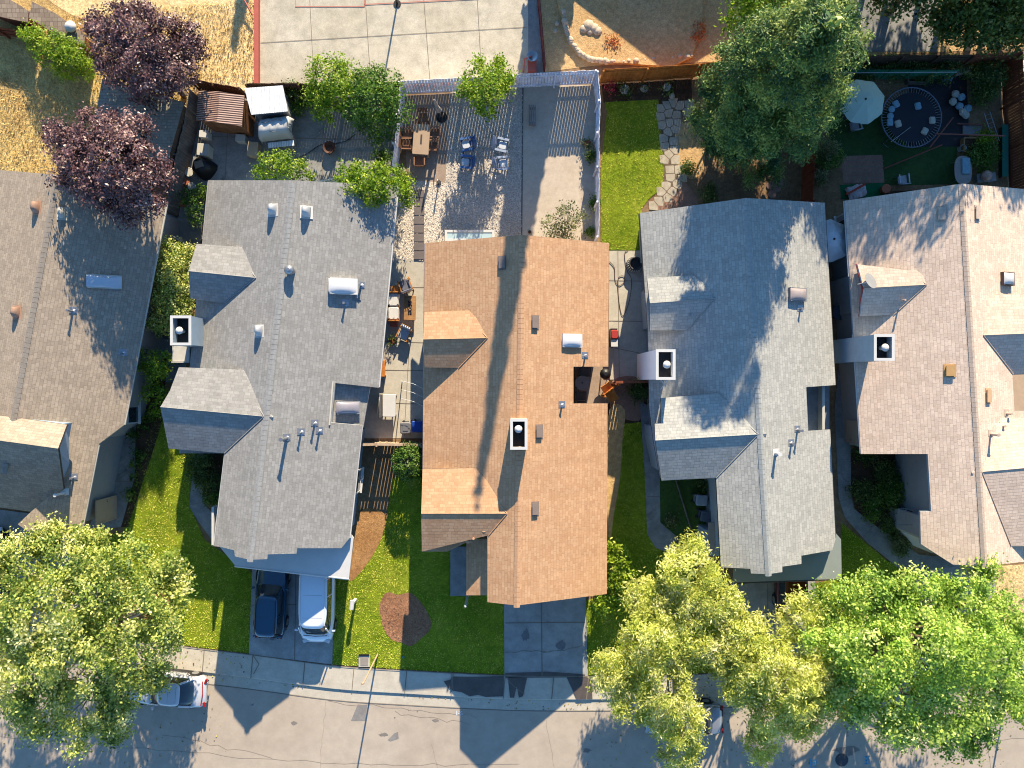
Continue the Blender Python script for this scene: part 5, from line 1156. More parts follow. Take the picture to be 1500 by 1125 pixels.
# adirondack chairs: blue frames with white cushions
M_ablue = paint('blue_chair_paint', K(74,116,176), .5, .1, 4); M_cush = paint('white_cushion', K(222,228,236), .9, .08, 8)
def adirondack(label, px, py, rz, frame=None):
    m = frame or M_ablue; c = G(px, py, .4); t = thing('adirondack_chair', label, 'chair', (c.x, c.y, 0), rz, 'blue and white garden chairs on the gravel')
    q = MB()
    for i in range(5): q.box((-.22+.11*i, .0, .34), (.1, .5, .025), 0, 0, 0, .2)
    q.build('seat', m, t, True); q = MB()
    for i in range(7):
        x = -.27+.09*i; hh = .72-.09*abs(i-3)**1.3*.5; q.box((x*1.1, -.32-.12, .36+hh/2), (.085, .022, hh), 0, 0, 0, .35)
    q.build('backrest', m, t, True)
    for s_ in (-1, 1): q = MB(); q.box((s_*.34, .02, .56), (.13, .68, .025)); q.box((s_*.33, .28, .28), (.04, .09, .55)); q.box((s_*.32, -.3, .24), (.04, .09, .48)); q.build('armrest', m, t, True)
    q = MB(); q.bbox((0, .06, .42), (.48, .46, .09), 0, .06); q.build('cushion', M_cush, t, True)
M_wfr = paint('white_blue_chair', K(176,190,214), .5, .1, 4)
adirondack('blue garden chair with white cushion, upper one beside the dining patio', 684, 212, 1.75); adirondack('blue garden chair with white cushion, lower one beside the dining patio', 683, 238, 1.5)
adirondack('pale blue garden chair with white cushion, upper one beside the sandy strip', 735, 213, -1.8, M_wfr); adirondack('pale blue garden chair with white cushion, lower one beside the sandy strip', 736, 240, -1.5, M_wfr)
# stepping slabs
M_slab = paint('dark_slab', K(128,118,116), .9, .12, 4)
for i in range(8):
    c = G(614.5-.1*i, 284+12.9*i); q = MB(); q.bbox((c.x, c.y, .05), (.58, .46, .07), 0, .01); o = q.build('stepping_slab', M_slab)
    tag(o, 'dark square stepping slab in the row beside the side fence gravel', 'paving slab', 'row of dark stepping slabs')
M_pipe = paint('white_pipe', K(226,222,216), .5)
t = thing('water_tap', 'small dark metal tap standing at the corner of the dining patio', 'tap', G(643, 268)); q = MB(); c = G(643, 268); q.tube([c, c+Vector((0,0,.7)), c+Vector((.0,-.15,.75)), c+Vector((0,-.18,.6))], .04, 6); q.build('pipe', M_metal, t); q = MB(); q.cyl((c.x, c.y, 0), .14, .1, 10); q.build('base', M_dktrim, t)
t = thing('spa_frame', 'white framed glass table top against the back of the tan house', 'table', G(688, 345)); a = G(688, 345, .7)
q = MB()
for dx, dy, w_, l_ in ((0,.25,2.85,.14),(0,-.25,2.85,.14),(-1.36,0,.13,.36),(1.36,0,.13,.36)): q.box((a.x+dx, a.y+dy, .7), (w_, l_, .07))
q.build('frame', M_white, t); q = MB(); q.box((a.x, a.y, .69), (2.6, .37, .03)); q.build('glass', glassmat('aqua_glass', K(196,222,226), .3), t)
for sx in (-1, 1): q = MB(); q.box((a.x+sx*1.3, a.y, .33), (.1, .4, .66)); q.build('leg', M_white, t)
t = thing('garden_bench', 'narrow slatted bench standing in the shade on the sandy strip', 'bench', G(780, 168)); c = G(780, 168, .42)
q = MB()
for i, mm in enumerate((0, 1, 2, 3)): q.box((c.x-.17+.11*i, c.y, .42), (.09, 1.15, .035))
q.build('seat', wood('bench_wood', K(150,140,134), K(176,168,164)), t)
for sy in (-1, 1): q = MB(); q.box((c.x, c.y+sy*.45, .2), (.4, .05, .4)); q.build('leg', W_grey, t)
t = thing('water_butt', 'thin dark stake by the back wall of the tan house on the sandy strip', 'stake', G(776, 335)); q = MB(); q.tube([G(776,340,0), G(776,340,1.1)], .04, 6); q.build('stake', W_dark, t); q = MB(); c = G(776,340); q.cyl((c.x, c.y, 0), .1, .08, 8); q.build('foot', W_dark, t)
# side patio of the tan house
def armchair(label, px, py, rz, m, cm, blackback=False):
    c = G(px, py, .4); t = thing('armchair', label, 'chair', (c.x, c.y, 0), rz); q = MB()
    q.bbox((0, .02, .38), (.56, .6, .12), 0, .05); q.build('cushion', cm, t, True); q = MB(); q.box((0, -.36, .62), (.56, .1, .5), 0, 0, 0, .25); q.build('backrest', cm, t, True)
    q = MB()
    for s_ in (-1, 1): q.box((s_*.33, 0, .58), (.06, .75, .04)); q.box((s_*.33, .33, .29), (.05, .05, .56)); q.box((s_*.33, -.33, .35), (.05, .05, .7))
    for k in range(5): q.box((-.24+.12*k, -.43, .66), (.04, .03, .55), 0, 0, 0, .25)
    q.box((0, .33, .3), (.62, .04, .06)); q.box((0, -.4, .3), (.62, .04, .06)); q.build('frame', m, t, True)
W_am = wood('amber_wood', K(200,128,62), K(226,158,90), 9, .6, 0)
armchair('teak armchair with grey cushion above the fire table', 594, 418, .35, W_am, paint('grey_cushion', K(120,124,140), .9))
armchair('teak armchair with white cushion below the fire table', 592, 489, math.pi-.45, W_am, M_cush)
t = thing('fire_table', 'rectangular wooden fire table with a slot of dark glass stones', 'table', (*G(602, 452)[:2], 0), -.03); q = MB(); q.bbox((0, 0, .42), (.68, 1.42, .06), 0, .02); q.build('top', W_teak, t, True); q = MB(); q.box((0, 0, .2), (.5, 1.15, .38)); q.build('body', W_teak, t, True)
q = MB()
for k in range(46): q.box((rnd(-.09, .09), rnd(-.38, .38), .465), (.045, .05, .04), rnd(0, 3), 0, rnd(-.6, .6))
q.build('lava_stones', paint('lava', K(60,50,52), .4), t, True)
t = thing('outdoor_sofa', 'white two-seat outdoor sofa along the wall of the mid-grey house', 'sofa', (*G(577, 450)[:2], 0)); q = MB()
for s_ in (-1, 1): q.bbox((.05, s_*.4, .4), (.6, .76, .18), 0, .08)
q.build('cushion', M_white, t, True); q = MB()
for s_ in (-1, 1): q.bbox((-.32, s_*.4, .62), (.2, .74, .42), 0, .08)
q.build('back_cushion', M_white, t, True); q = MB(); q.box((0, 0, .2), (.75, 1.62, .2)); q.box((0, .83, .4), (.75, .06, .4)); q.box((0, -.83, .4), (.75, .06, .4)); q.build('frame', W_am, t, True)
table('small wooden side table at the upper end of the white sofa', 578, 424, .45, .45, .45, W_am, .1); table('small wooden side table with a red top below the white sofa', 577, 473, .45, .45, .45, paint('red_brown', K(190,90,50), .5), -.1)
table('white folding table on the side patio', 570, 594, .75, 1.3, .72, M_white, -.02, 'folding_table', M_metal)
t = thing('folded_lounger', 'folded black and grey lounger standing beside the white folding table', 'lounger', (*G(560, 594)[:2], 0), 0); q = MB(); q.box((0, 0, .55), (.16, 1.3, .9), 0, 0, .1); q.build('fabric', paint('stripe_fabric', K(110,108,112), .8, .5, 8), t, True); q = MB(); q.tube([(-.12, -.65, 0), (.0, -.66, 1.05), (.0, .66, 1.05), (-.12, .65, 0)], .025, 6); q.build('frame', M_metal, t, True)
q = MB(); 
t = thing('wall_bench', 'orange wooden bench tight against the wall of the mid-grey house', 'bench', (*G(562, 540)[:2], 0)); q = MB(); q.bbox((0, 0, .42), (.34, .95, .05), 0, .02); q.build('seat', W_orng, t, True)
for sy in (-1, 1): q = MB(); q.box((0, sy*.4, .2), (.3, .06, .4)); q.build('leg', W_orng, t, True)
def bin_(label, px, py, m, rz=0, w=.58, d=.62, h=1.0, name='wheelie_bin'):
    c = G(px, py, h); t = thing(name, label, 'bin', (c.x, c.y, 0), rz)
    def rg(s, z, yo=0): a, e = w/2*s, d/2*s; return [(-a+.05,-e+yo,z),(a-.05,-e+yo,z),(a,-e+.05+yo,z),(a,e-.05+yo,z),(a-.05,e+yo,z),(-a+.05,e+yo,z),(-a,e-.05+yo,z),(-a,-e+.05+yo,z)]
    q = MB(); q.loft([rg(.78, .04), rg(.98, h-.08), rg(1.02, h-.06), rg(1.02, h-.04)]); q.build('body', m, t, True)
    q = MB(); q.loft([rg(1.06, h-.035), rg(1.06, h+.0), rg(.9, h+.045)]); q.box((0, 0, h+.055), (w*.5, d*.5, .03)); q.build('lid', m, t, True)
    q = MB(); q.tube([(-w*.35, d/2+.07, h-.02), (w*.35, d/2+.07, h-.02)], .02, 6); q.build('handle', M_black, t, True)
    for s_ in (-1, 1): q = MB(); q.tube([(s_*(w/2-.1), d/2-.02, .11), (s_*(w/2-.02), d/2-.02, .11)], .11, 12); q.build('wheel', M_black, t, True)
bin_('grey wheelie bin on the side patio beside the blue bin', 594, 627, paint('grey_plastic', K(128,126,128), .5)); bin_('blue recycling bin against the tan house', 611, 625, paint('blue_plastic', K(24,72,170), .45), w=.62)
bin_('pale grey bin in the shaded bed beside the pale grey roof', 1028, 733, paint('pale_bin', K(168,182,196), .5), 1.5); bin_('darker grey bin next to the blue lean-to', 1035, 757, paint('dark_bin', K(96,112,130), .5), 1.35)
q = MB(); q.tube([G(989,700,.12), G(1012,774,.12)], .05, 5); tag(q.build('timber_board', W_grey), 'long grey board lying in the bed between path and wall', 'board')
t = thing('clothesline', 'thin wires strung from the tan house wall across the side patio', 'wire', G(612, 600)); q = MB()
for y in (570, 583, 596): q.tube([G(622,y,2.2), G(605,y-8,2.15), G(588,y-12,2.1)], .012, 4)
q.build('wire', M_white, t); q = MB(); q.tube([G(589,560,0), G(589,560,2.2)], .03, 6); q.build('post', M_metal, t)
# courtyard and its table
t = table('round glass-topped table down in the small courtyard', 853, 561, .85, .85, .72, paint('brown_glass', K(150,132,120), .2), 0, 'round_table', M_dktrim, rnd_=True)
q = MB(); q.cyl((0, 0, .725), .05, .03, 10); q.build('hub', M_dktrim, t, True)
chair('brown mesh chair above the courtyard table', 857, 545, 3.1, M_dktrim, paint('mesh_seat', K(120,108,100), .8), w=.5, d=.5); chair('brown mesh chair below the courtyard table', 851, 580, 0, M_dktrim, paint('mesh_seat2', K(110,98,90), .8), w=.5, d=.5)
t = thing('patio_heater', 'dark bowl-shaped barbecue beside the courtyard entrance', 'barbecue', (*G(884, 548)[:2], 0)); q = MB(); q.lathe((0, 0, .6), [(.08, 0), (.28, .12), (.32, .25), (.28, .38), (.1, .46)], 18); q.build('bowl', M_black, t, True)
for a in (0, 2.1, 4.2): q = MB(); q.tube([(.1*math.cos(a), .1*math.sin(a), .65), (.3*math.cos(a), .3*math.sin(a), 0)], .02, 6); q.build('leg', M_metal, t, True)
t = thing('sun_lounger', 'orange wooden board frame leaning beside the courtyard', 'frame', (*G(890, 575)[:2], 0), .6); q = MB(); q.box((0, 0, .9), (.5, 1.3, .04), 0, 0, 0, .5); q.build('panel', W_orng, t, True); q = MB(); q.box((-.27, 0, .9), (.05, 1.35, .06), 0, 0, 0, .5); q.box((.27, 0, .9), (.05, 1.35, .06), 0, 0, 0, .5); q.build('rail', W_teak, t, True)
# side yard between tan and pale-grey houses
t = thing('hose_reel', 'dark and white striped round hose basket against the pale grey house', 'basket', (*G(929, 388)[:2], 0)); q = MB()
for k in range(22):
    a = 2*math.pi*k/22; q.tube([(.42*math.cos(a), .42*math.sin(a), .5), (.48*math.cos(a), .48*math.sin(a), 0)], .028, 4)
q.build('slats', M_white, t, True); q = MB(); q.lathe((0, 0, .0), [(.4, 0), (.4, .52), (.32, .52), (.3, .3)], 22); q.build('basket', M_dktrim, t, True)
pts = [G(x, y, .06) for x, y in smooth_px([(893,383),(900,392),(901,410),(907,418),(915,412),(913,404),(906,407),(905,420),(908,450),(913,462),(922,440),(925,410),(918,395),(915,372),(920,366)], 5, False)]
q = MB(); q.tube(pts, .018, 5); tag(q.build('garden_hose', paint('brown_hose', K(120,84,66), .6)), 'thin brown hose looped on the side yard concrete by the tan house', 'hose')
t = thing('gas_grill', 'red and black grill cart beside the right wall of the tan house', 'grill', (*G(897, 495)[:2], 0)); q = MB(); q.bbox((0, .15, .85), (.42, .5, .25), 0, .06); q.build('hood', paint('grill_red', K(196,70,60), .35), t, True); q = MB(); q.box((0, -.35, .85), (.38, .4, .04)); q.build('shelf', M_white, t, True)
q = MB(); q.box((0, 0, .36), (.38, 1.0, .7)); q.build('cabinet', M_black, t, True)
t = thing('wooden_box', 'orange wooden cabinet between the two left eaves of the pale grey house', 'cabinet', (*G(944, 440)[:2], 0)); q = MB(); q.box((0, 0, .7), (.34, .8, 1.4)); q.build('body', W_orng, t, True); q = MB(); q.box((0, 0, 1.43), (.38, .86, .05)); q.build('lid', W_teak, t, True)
t = thing('umbrella', 'white and blue umbrella squeezed between the pale grey and beige roofs', 'umbrella', (*G(1218, 350)[:2], 0))
def canopy(t, R0, h, m, n=8, drop=.35, sc=.06, seed=0, trim=None):
    q = MB(); rings = []; nn = n*4
    for r, dz in ((.03, 0), (.35, .16), (.7, .55), (1, 1)):
        rings.append([(R0*r*(1-sc*r*(abs((k % 4)-0) and 1)*(1-abs((k % 4)-2)/2.2)*1.2)*math.cos(2*math.pi*k/nn), R0*r*(1-sc*r*(abs((k % 4)-0) and 1)*(1-abs((k % 4)-2)/2.2)*1.2)*math.sin(2*math.pi*k/nn), h-drop*dz-(.03*r if k % 4 else 0)) for k in range(nn)])
    for a, c in zip(rings, rings[1:]): q.loft([a, c], False)
    o = q.build('canopy', m, t, True); md = o.modifiers.new('thick', 'SOLIDIFY'); md.thickness = .012
    q = MB(); 
    for k in range(n): a = 2*math.pi*k/n; q.tube([(0, 0, h-.03), (R0*.98*math.cos(a), R0*.98*math.sin(a), h-drop-.03)], .012, 4)
    q.build('ribs', M_metal, t, True)
    q = MB(); q.tube([(0, 0, 0), (0, 0, h+.06)], .025, 8); q.build('pole', M_metal, t, True); q = MB(); q.lathe((0, 0, h-.01), [(.07, 0), (.06, .06), (.02, .1)], 10); q.build('finial', M_dktrim, t, True)
    q = MB(); q.lathe((0, 0, 0), [(.28, 0), (.28, .06), (.08, .12)], 16); q.build('base', M_dktrim, t, True)
canopy(t, 1.2, 2.5, paint('white_canopy', K(226,234,240), .8, .05), drop=.5); t.location = (G(1222, 350, 2.5).x, G(1222, 350, 2.5).y, 0)
t = thing('open_umbrella', 'large pale green parasol beside the trampoline', 'umbrella', (G(1268, 145, 2.4).x, G(1268, 145, 2.4).y, 0), .25)
canopy(t, 1.28, 2.4, paint('pale_green_canopy', K(206,226,206), .8, .05), drop=.4)
# passage items right of the pale grey roof
table('small dark round table in the narrow right passage', 1231, 458, .85, .85, .7, paint('slate_top', K(78,92,108), .5), 0, 'round_table', M_dktrim, rnd_=True)
t = thing('wood_plank', 'long wooden plank lying in the narrow right passage', 'plank', (*G(1236, 478)[:2], 0), -.25); q = MB(); q.box((0, 0, .12), (.22, 1.1, .05)); q.build('board', W_teak, t, True); q = MB(); q.box((0, 0, .06), (.3, .1, .06)); q.build('bearer', W_teak, t, True)
t = thing('utility_box', 'beige utility box at the foot of the beige house wall', 'box', (*G(1249, 636)[:2], 0)); q = MB(); q.bbox((0, 0, .5), (.45, 1.2, 1.0), 0, .02); q.build('body', M_trim, t, True); q = MB(); q.box((0, 0, 1.02), (.5, 1.26, .04)); q.build('lid', M_trim, t, True)
# trampoline
c = G(1335, 172, .85); t = thing('trampoline', 'round black trampoline littered with cushions in the shaded yard', 'trampoline', (c.x, c.y, 0))
q = MB(); ring = [(1.72*math.cos(2*math.pi*k/40), 1.72*math.sin(2*math.pi*k/40), .85) for k in range(41)]; q.tube(ring, .04, 8); q.build('frame', paint('galvanised', K(120,130,146), .5, .1, 3, .3), t, True)
q = MB(); q.cyl((0, 0, .835), 1.42, .012, 48); q.build('mat', paint('jump_mat', K(26,32,46), .7), t, True)
q = MB()
for k in range(64): a = 2*math.pi*k/64; q.tube([(1.4*math.cos(a), 1.4*math.sin(a), .84), (1.7*math.cos(a), 1.7*math.sin(a), .85)], .013, 4)
q.build('springs', M_metal, t, True)
for k in range(5):
    a = 2*math.pi*k/5+.3; q = MB(); q.tube([(1.7*math.cos(a-.15), 1.7*math.sin(a-.15), .83), (1.72*math.cos(a-.15), 1.72*math.sin(a-.15), .03), (1.72*math.cos(a+.15), 1.72*math.sin(a+.15), .03), (1.7*math.cos(a+.15), 1.7*math.sin(a+.15), .83)], .025, 6); q.build('leg', M_metal, t, True)
M_cb = paint('pale_blue_cushion', K(150,190,206), .9, .2, 9); M_cw = paint('cream_cushion', K(214,208,190), .9, .2, 9)
for i, (x, y, a, m, r0, lb) in enumerate(((1313,152,.5,M_cb,0,'blue square cushion at the upper left of the trampoline'),(1345,155,.2,M_cb,0,'blue patterned cushion near the top middle of the trampoline'),(1316,181,.3,M_cw,0,'cream cushion at the lower left of the trampoline mat'),(1366,176,0,M_cw,0,'cream cushion at the right side of the trampoline'),(1355,192,-.5,M_cw,0,'cream patterned cushion near the lower right of the trampoline'),
    (1304,179,0,M_cb,0,'folded pale cushion on the left rim of the trampoline'),(1306,160,0,M_cb,1,'round pale cushion, upper of two on the trampoline edge'),(1304,170,0,M_cb,1,'round pale cushion, lower of two on the trampoline edge'))):
    c = G(x, y, .9); q = MB()
    if r0: q.lathe((c.x, c.y, .86), [(.17, 0), (.2, .05), (.17, .1), (.05, .11)], 16)
    else: q.bbox((c.x, c.y, .9), (.36, .42, .09), a, .06)
    tag(q.build('cushion', m), lb, 'cushion', 'cushions on the trampoline')
q = MB(); q.tube([G(1334,186,.95), G(1305,208,.98)], .02, 5); tag(q.build('pole', M_metal), 'thin metal pole lying across the trampoline mat', 'pole')
# swing-set beams, cloths, cushions and bits in the trampoline yard
t = thing('swing_frame', 'collapsed reddish swing-set beams right of the trampoline', 'swing set', G(1400, 190)); M_rs = paint('red_brown_metal', K(150,86,70), .6)
for a_, b_ in (((1370,196,1.2),(1472,199,1.3)), ((1396,172,1.0),(1362,216,1.0)), ((1402,181,.3),(1438,183,.3)), ((1295,247,.2),(1380,212,.8))): q = MB(); q.tube([G(*a_), G(*b_)], .045, 6); q.build('beam', M_rs, t)
t = thing('ladder', 'grey metal ladder lying along the right side of the trampoline yard', 'ladder', G(1452, 190)); q = MB(); a, c = G(1446,165,.4), G(1460,208,.4)
n_ = Vector((-(c-a).y, (c-a).x, 0)).normalized()*.17
for s_ in (-1, 1): q = MB(); q.tube([a+n_*s_, c+n_*s_], .025, 6); q.build('rail', M_metal, t)
q = MB()
for k in range(7): p = a.lerp(c, (k+.5)/7); q.tube([p-n_, p+n_], .015, 5)
q.build('rungs', M_metal, t)
pil = [(1402,136,'topmost'),(1410,141,'second from the top'),(1397,148,'left middle'),(1408,154,'centre'),(1412,163,'lower'),(1419,158,'right-hand'),(1417,167,'lowest')]
for i, (x, y, lb) in enumerate(pil):
    c = G(x, y, .4); q = MB(); q.bbox((c.x, c.y, .3+.04*(i % 3)), (.42, .42, .14), .4*i, .1); tag(q.build('cushion', (M_cw, M_cb)[i % 2]), 'pale cushion, %s of the heap beside the trampoline' % lb, 'cushion', 'heap of pale cushions')
M_tarp = paint('blue_tarp', K(130,180,214), .6, .2, 5)
def cloth(label, px, py, w, l, rz, m, z=.35, name='tarpaulin', seed=1):
    c = G(px, py, z); r_ = random.Random(seed); q = MB(); n = 7; vs = []
    for i in range(n):
        for j in range(n): u = i/(n-1)-.5; v = j/(n-1)-.5; vs.append((u*w*(1+r_.uniform(-.12, .12)), v*l*(1+r_.uniform(-.12, .12)), z-abs(u*v)*.9+r_.uniform(-.07, .07)))
    Mx = Matrix.Rotation(rz, 4, 'Z'); vs = [Mx @ Vector(p)+Vector((c.x, c.y, 0)) for p in vs]
    q.add(vs, [(i*n+j, (i+1)*n+j, (i+1)*n+j+1, i*n+j+1) for i in range(n-1) for j in range(n-1)], 0, True); o = q.build(name, m); md = o.modifiers.new('thick', 'SOLIDIFY'); md.thickness = .02; return tag(o, label, 'cloth')
cloth('crumpled blue tarp nearest the far right corner of the shaded yard', 1443, 98, .7, .4, .5, M_tarp, seed=3); cloth('small blue tarp left of the dark bush in the shaded yard', 1389, 114, .7, .3, .1, M_tarp, seed=4)
cloth('pale rumpled sheet along the back of the shaded yard', 1420, 100, 1.4, .4, .25, M_cw, seed=5); cloth('red and white patterned cloth on the green mat', 1256, 280, 1.1, .8, .3, paint('red_white_cloth', K(226,216,214), .9, .1, 3, dirt=K(190,50,44)), seed=6)
q = MB(); c = G(1254, 277, .6); q.bbox((c.x, c.y, .55), (1.3, .12, .12), .5, .03); tag(q.build('folded_parasol', paint('red_cloth', K(190,66,50), .8)), 'folded red parasol lying on the patterned cloth', 'parasol')
def foldchair(label, px, py, rz): return chair(label, px, py, rz, M_metal, paint('grey_web', K(200,200,204), .7, .2, 10), w=.5, d=.48, h=.85, name='folding_chair')
foldchair('white folding chair just below the pale green parasol', 1252, 184, .2); foldchair('white folding chair left of the pale green parasol', 1236, 153, 1.3); foldchair('white folding chair at the beige roof edge of the shaded yard', 1322, 263, .1)
t = thing('planter_box', 'raised wooden planter frame beside the oval table', 'planter', G(1426, 214)); c = G(1426, 212, .35); q = MB()
for dx, dy, w_, l_ in ((0,.4,1.1,.08),(0,-.4,1.1,.08),(-.55,0,.08,.72),(.55,0,.08,.72)): q.box((c.x+dx, c.y+dy, .2), (w_, l_, .38))
q.build('frame', W_teak, t); q = MB(); q.box((c.x, c.y, .15), (1.0, .7, .28)); q.build('soil', M_soil, t)
t = thing('planter_box', 'dry empty planter frame at the back of the shaded yard', 'planter', G(1345, 113)); c = G(1345, 112, .3); q = MB()
for dx, dy, w_, l_ in ((0,.35,1.2,.08),(0,-.35,1.2,.08),(-.6,0,.08,.62),(.6,0,.08,.62)): q.box((c.x+dx, c.y+dy, .2), (w_, l_, .36))
q.build('frame', W_grey, t); q = MB(); q.box((c.x, c.y, .1), (1.1, .6, .18)); q.build('soil', M_soil, t)
t = thing('oval_table', 'oval pale tabletop beside the leafy planter', 'table', (G(1411,249,.7).x, G(1411,249,.7).y, 0), .03); q = MB(); q.loft([[(.5*math.copysign(abs(math.cos(a))**.7, math.cos(a)), .82*math.copysign(abs(math.sin(a))**.8, math.sin(a)), z) for a in [2*math.pi*k/28 for k in range(28)]] for z in (.66, .7)]); q.build('top', paint('grey_top', K(170,160,150), .6), t, True)
for sx in (-1, 1):
    for sy in (-1, 1): q = MB(); q.tube([(sx*.3, sy*.5, .66), (sx*.36, sy*.6, 0)], .025, 6); q.build('leg', M_metal, t, True)
c = G(1415, 243, .74); q = MB(); q.bbox((c.x, c.y, .75), (.5, .95, .09), .03, .05); tag(q.build('mattress_pad', M_cb), 'pale blue pad lying on the oval table', 'cushion')
t = thing('stone_bench', 'low grey slab bench right of the oval table', 'bench', (*G(1438, 263)[:2], 0), .1); q = MB(); q.bbox((0, 0, .42), (1.1, .5, .07), 0, .02); q.build('seat', M_oldc, t, True)
for s_ in (-1, 1): q = MB(); q.box((s_*.4, 0, .19), (.1, .4, .38)); q.build('leg', M_oldc, t, True)
c = G(1446, 257, .75); q = MB(); q.lathe((c.x, c.y, .46), [(.12, 0), (.27, .12), (.3, .3), (.2, .45), (.06, .5)], 16); tag(q.build('ceramic_urn', paint('pink_beige_glaze', K(210,170,150), .4, .2)), 'round pinkish urn on the low slab bench', 'urn')
q = MB(); c = G(1424, 191, .1); q.bbox((c.x, c.y, .1), (1.1, .55, .08), 0, .02); tag(q.build('concrete_slab', M_oldc), 'flat grey slab lying below the reddish beams', 'slab')
for x, y, lb in ((1216,240,'white bucket at the left edge of the paver patio'),(1410,217,'white bucket beside the planter frame')):
    c = G(x, y, .3); t = thing('bucket', lb, 'bucket', (c.x, c.y, 0)); q = MB(); q.lathe((0,0,0), [(.14,0),(.19,.36),(.2,.37),(.17,.35),(.12,.08)], 16); q.build('pail', M_white, t, True); q = MB(); q.tube([(-.19,0,.34),(-.12,.14,.4),(.12,.14,.4),(.19,0,.34)], .01, 4); q.build('handle', M_metal, t, True)
c = G(1297, 277, .4); t = thing('terracotta_urn', 'brown terracotta urn at the right end of the green mat', 'urn', (c.x, c.y, 0)); q = MB(); q.lathe((0,0,0), [(.14,0),(.26,.25),(.24,.45),(.28,.5),(.2,.48)], 16); q.build('body', pot_t, t, True); q = MB(); q.cyl((0,0,.4), .2, .03, 14); q.build('soil', M_soil, t, True)
fence('low dark trellis along the back of the right yard', [(1296,284),(1400,279)], .5, W_dark, gap=.05)
t = thing('screen_panel', 'green mesh screen hung along the inside of the back fence', 'screen', G(1300, 104)); q = MB()
for k in range(5): a, c = G(1232+34*k, 106.5, 1.0), G(1264+34*k, 106, 1.0); q.box(((a.x+c.x)/2, a.y, .75), ((c-a).length, .03, 1.2))
q.build('mesh', paint('green_mesh', K(40,140,104), .7), t); q = MB(); q.tube([G(1230,106.8,1.45), G(1402,105.5,1.45)], .03, 6); q.build('rail', M_metal, t)
t = thing('screen_panel', 'long teal screen leaning on the right fence of the shaded yard', 'screen', G(1466, 230)); q = MB(); a = G(1463, 225, 0); q.box((a.x, a.y, .55), (.35, 3.0, .03), 0, 0, 0); q.build('mesh', paint('teal_mesh', K(40,130,110), .7), t); q = MB(); q.box((a.x, a.y, .28), (.05, 2.9, .55)); q.build('rail', W_dark, t)
# items in the grey patio yard
for x, y, w_, l_, h_, m, lb, nm in ((298,196,.48,.4,.6,M_white,'small white box beside the shed door','storage_box'),(297,219,.62,.66,.7,M_trim,'pale square cabinet below the brown shed','cabinet'),(352,202,.55,.4,.5,M_trim,'pale crate with leaves in front of the brown shed','crate'),(370,218,.58,.78,.55,paint('tan_box', K(206,180,146), .8),'tan upright box near the swing seat','storage_box')):
    c = G(x, y, h_); t = thing(nm, lb, 'box', (c.x, c.y, 0), -.08); q = MB(); q.bbox((0,0,h_/2-.02), (w_, l_, h_-.04), 0, .02); q.build('body', m, t, True); q = MB(); q.bbox((0,0,h_), (w_*1.05, l_*1.05, .05), 0, .02); q.build('lid', m, t, True)
t = thing('fire_pit', 'rusty round fire pit on the grey patio', 'fire pit', (G(482,216,.4).x, G(482,216,.4).y, 0)); q = MB(); q.lathe((0,0,.1), [(.1,0),(.3,.12),(.36,.28),(.38,.3),(.33,.28),(.2,.14)], 20); q.build('bowl', paint('rust', K(96,62,50), .8, .3, 5), t, True)
for a in (.3, 2.4, 4.5): q = MB(); q.tube([(.25*math.cos(a), .25*math.sin(a), .25), (.33*math.cos(a), .33*math.sin(a), 0)], .02, 5); q.build('leg', M_black, t, True)
q = MB(); q.tube([G(x, y, .04) for x, y in smooth_px([(430,234),(450,225),(470,212),(492,210),(508,206),(518,198)], 4, False)], .02, 5); tag(q.build('garden_hose', M_dktrim), 'dark hose trailing past the rusty fire pit', 'hose')
c = G(294, 243, .7); t = thing('covered_furniture', 'black draped patio furniture by the old grey fence', 'cover', (c.x, c.y, 0)); q = MB(); q.loft([[(.62*s_*math.cos(a)*(1+.13*math.sin(3*a+k)), .55*s_*math.sin(a)*(1+.1*math.cos(4*a)), z) for a in [2*math.pi*k_/16 for k_ in range(16)]] for k, (s_, z) in enumerate(((1.1, .02), (1, .3), (.85, .75), (.5, .9), (.12, .98)))], True, 0, True); q.build('drape', M_black, t, True)
q = MB(); q.box((0, .02, .97), (.5, .4, .03), .3); q.build('board', paint('brown_board', K(150,130,110), .8), t, True)
for i, (x, y, s) in enumerate(((281,255,.25),(276,268,.2),(284,275,.22),(270,300,.2),(262,285,.2))): 
    c = G(x, y); q = MB(); q.lathe((c.x, c.y, 0), [(s*.7,0),(s,s*1.4),(s*1.08,s*1.5),(s*.9,s*1.4)], 12); tag(q.build('flower_pot', pot_t if i % 2 else M_trim), 'empty pot in the cluttered row along the old grey fence', 'pot', 'pots along the old grey fence')
for i in range(6):
    c = G(555+rnd(-1,1), 212+7.5*i); q = MB(); q.bbox((c.x, c.y, .09), (.24, .3, .16), 0, .015); tag(q.build('paver_block', M_oldc), 'grey block in the short row at the foot of the dark green round tree', 'block', 'row of grey blocks by the round tree')
t = thing('side_gate', 'white metal gate across the left side passage', 'gate', G(265, 352)); q = MB(); a, c = G(252,345,1.1), G(278,362,1.1)
for z in (.2, 1.1): q = MB(); q.tube([Vector((a.x,a.y,z)), Vector((c.x,c.y,z))], .025, 6); q.build('rail', M_white, t)
q = MB()
for k in range(9): p = a.lerp(c, k/8); q.tube([Vector((p.x,p.y,.1)), Vector((p.x,p.y,1.15))], .014, 5)
q.build('bars', M_white, t)
sheet('passage_slab', [(240,300),(300,300),(270,560),(205,560)], M_oldc, 1)
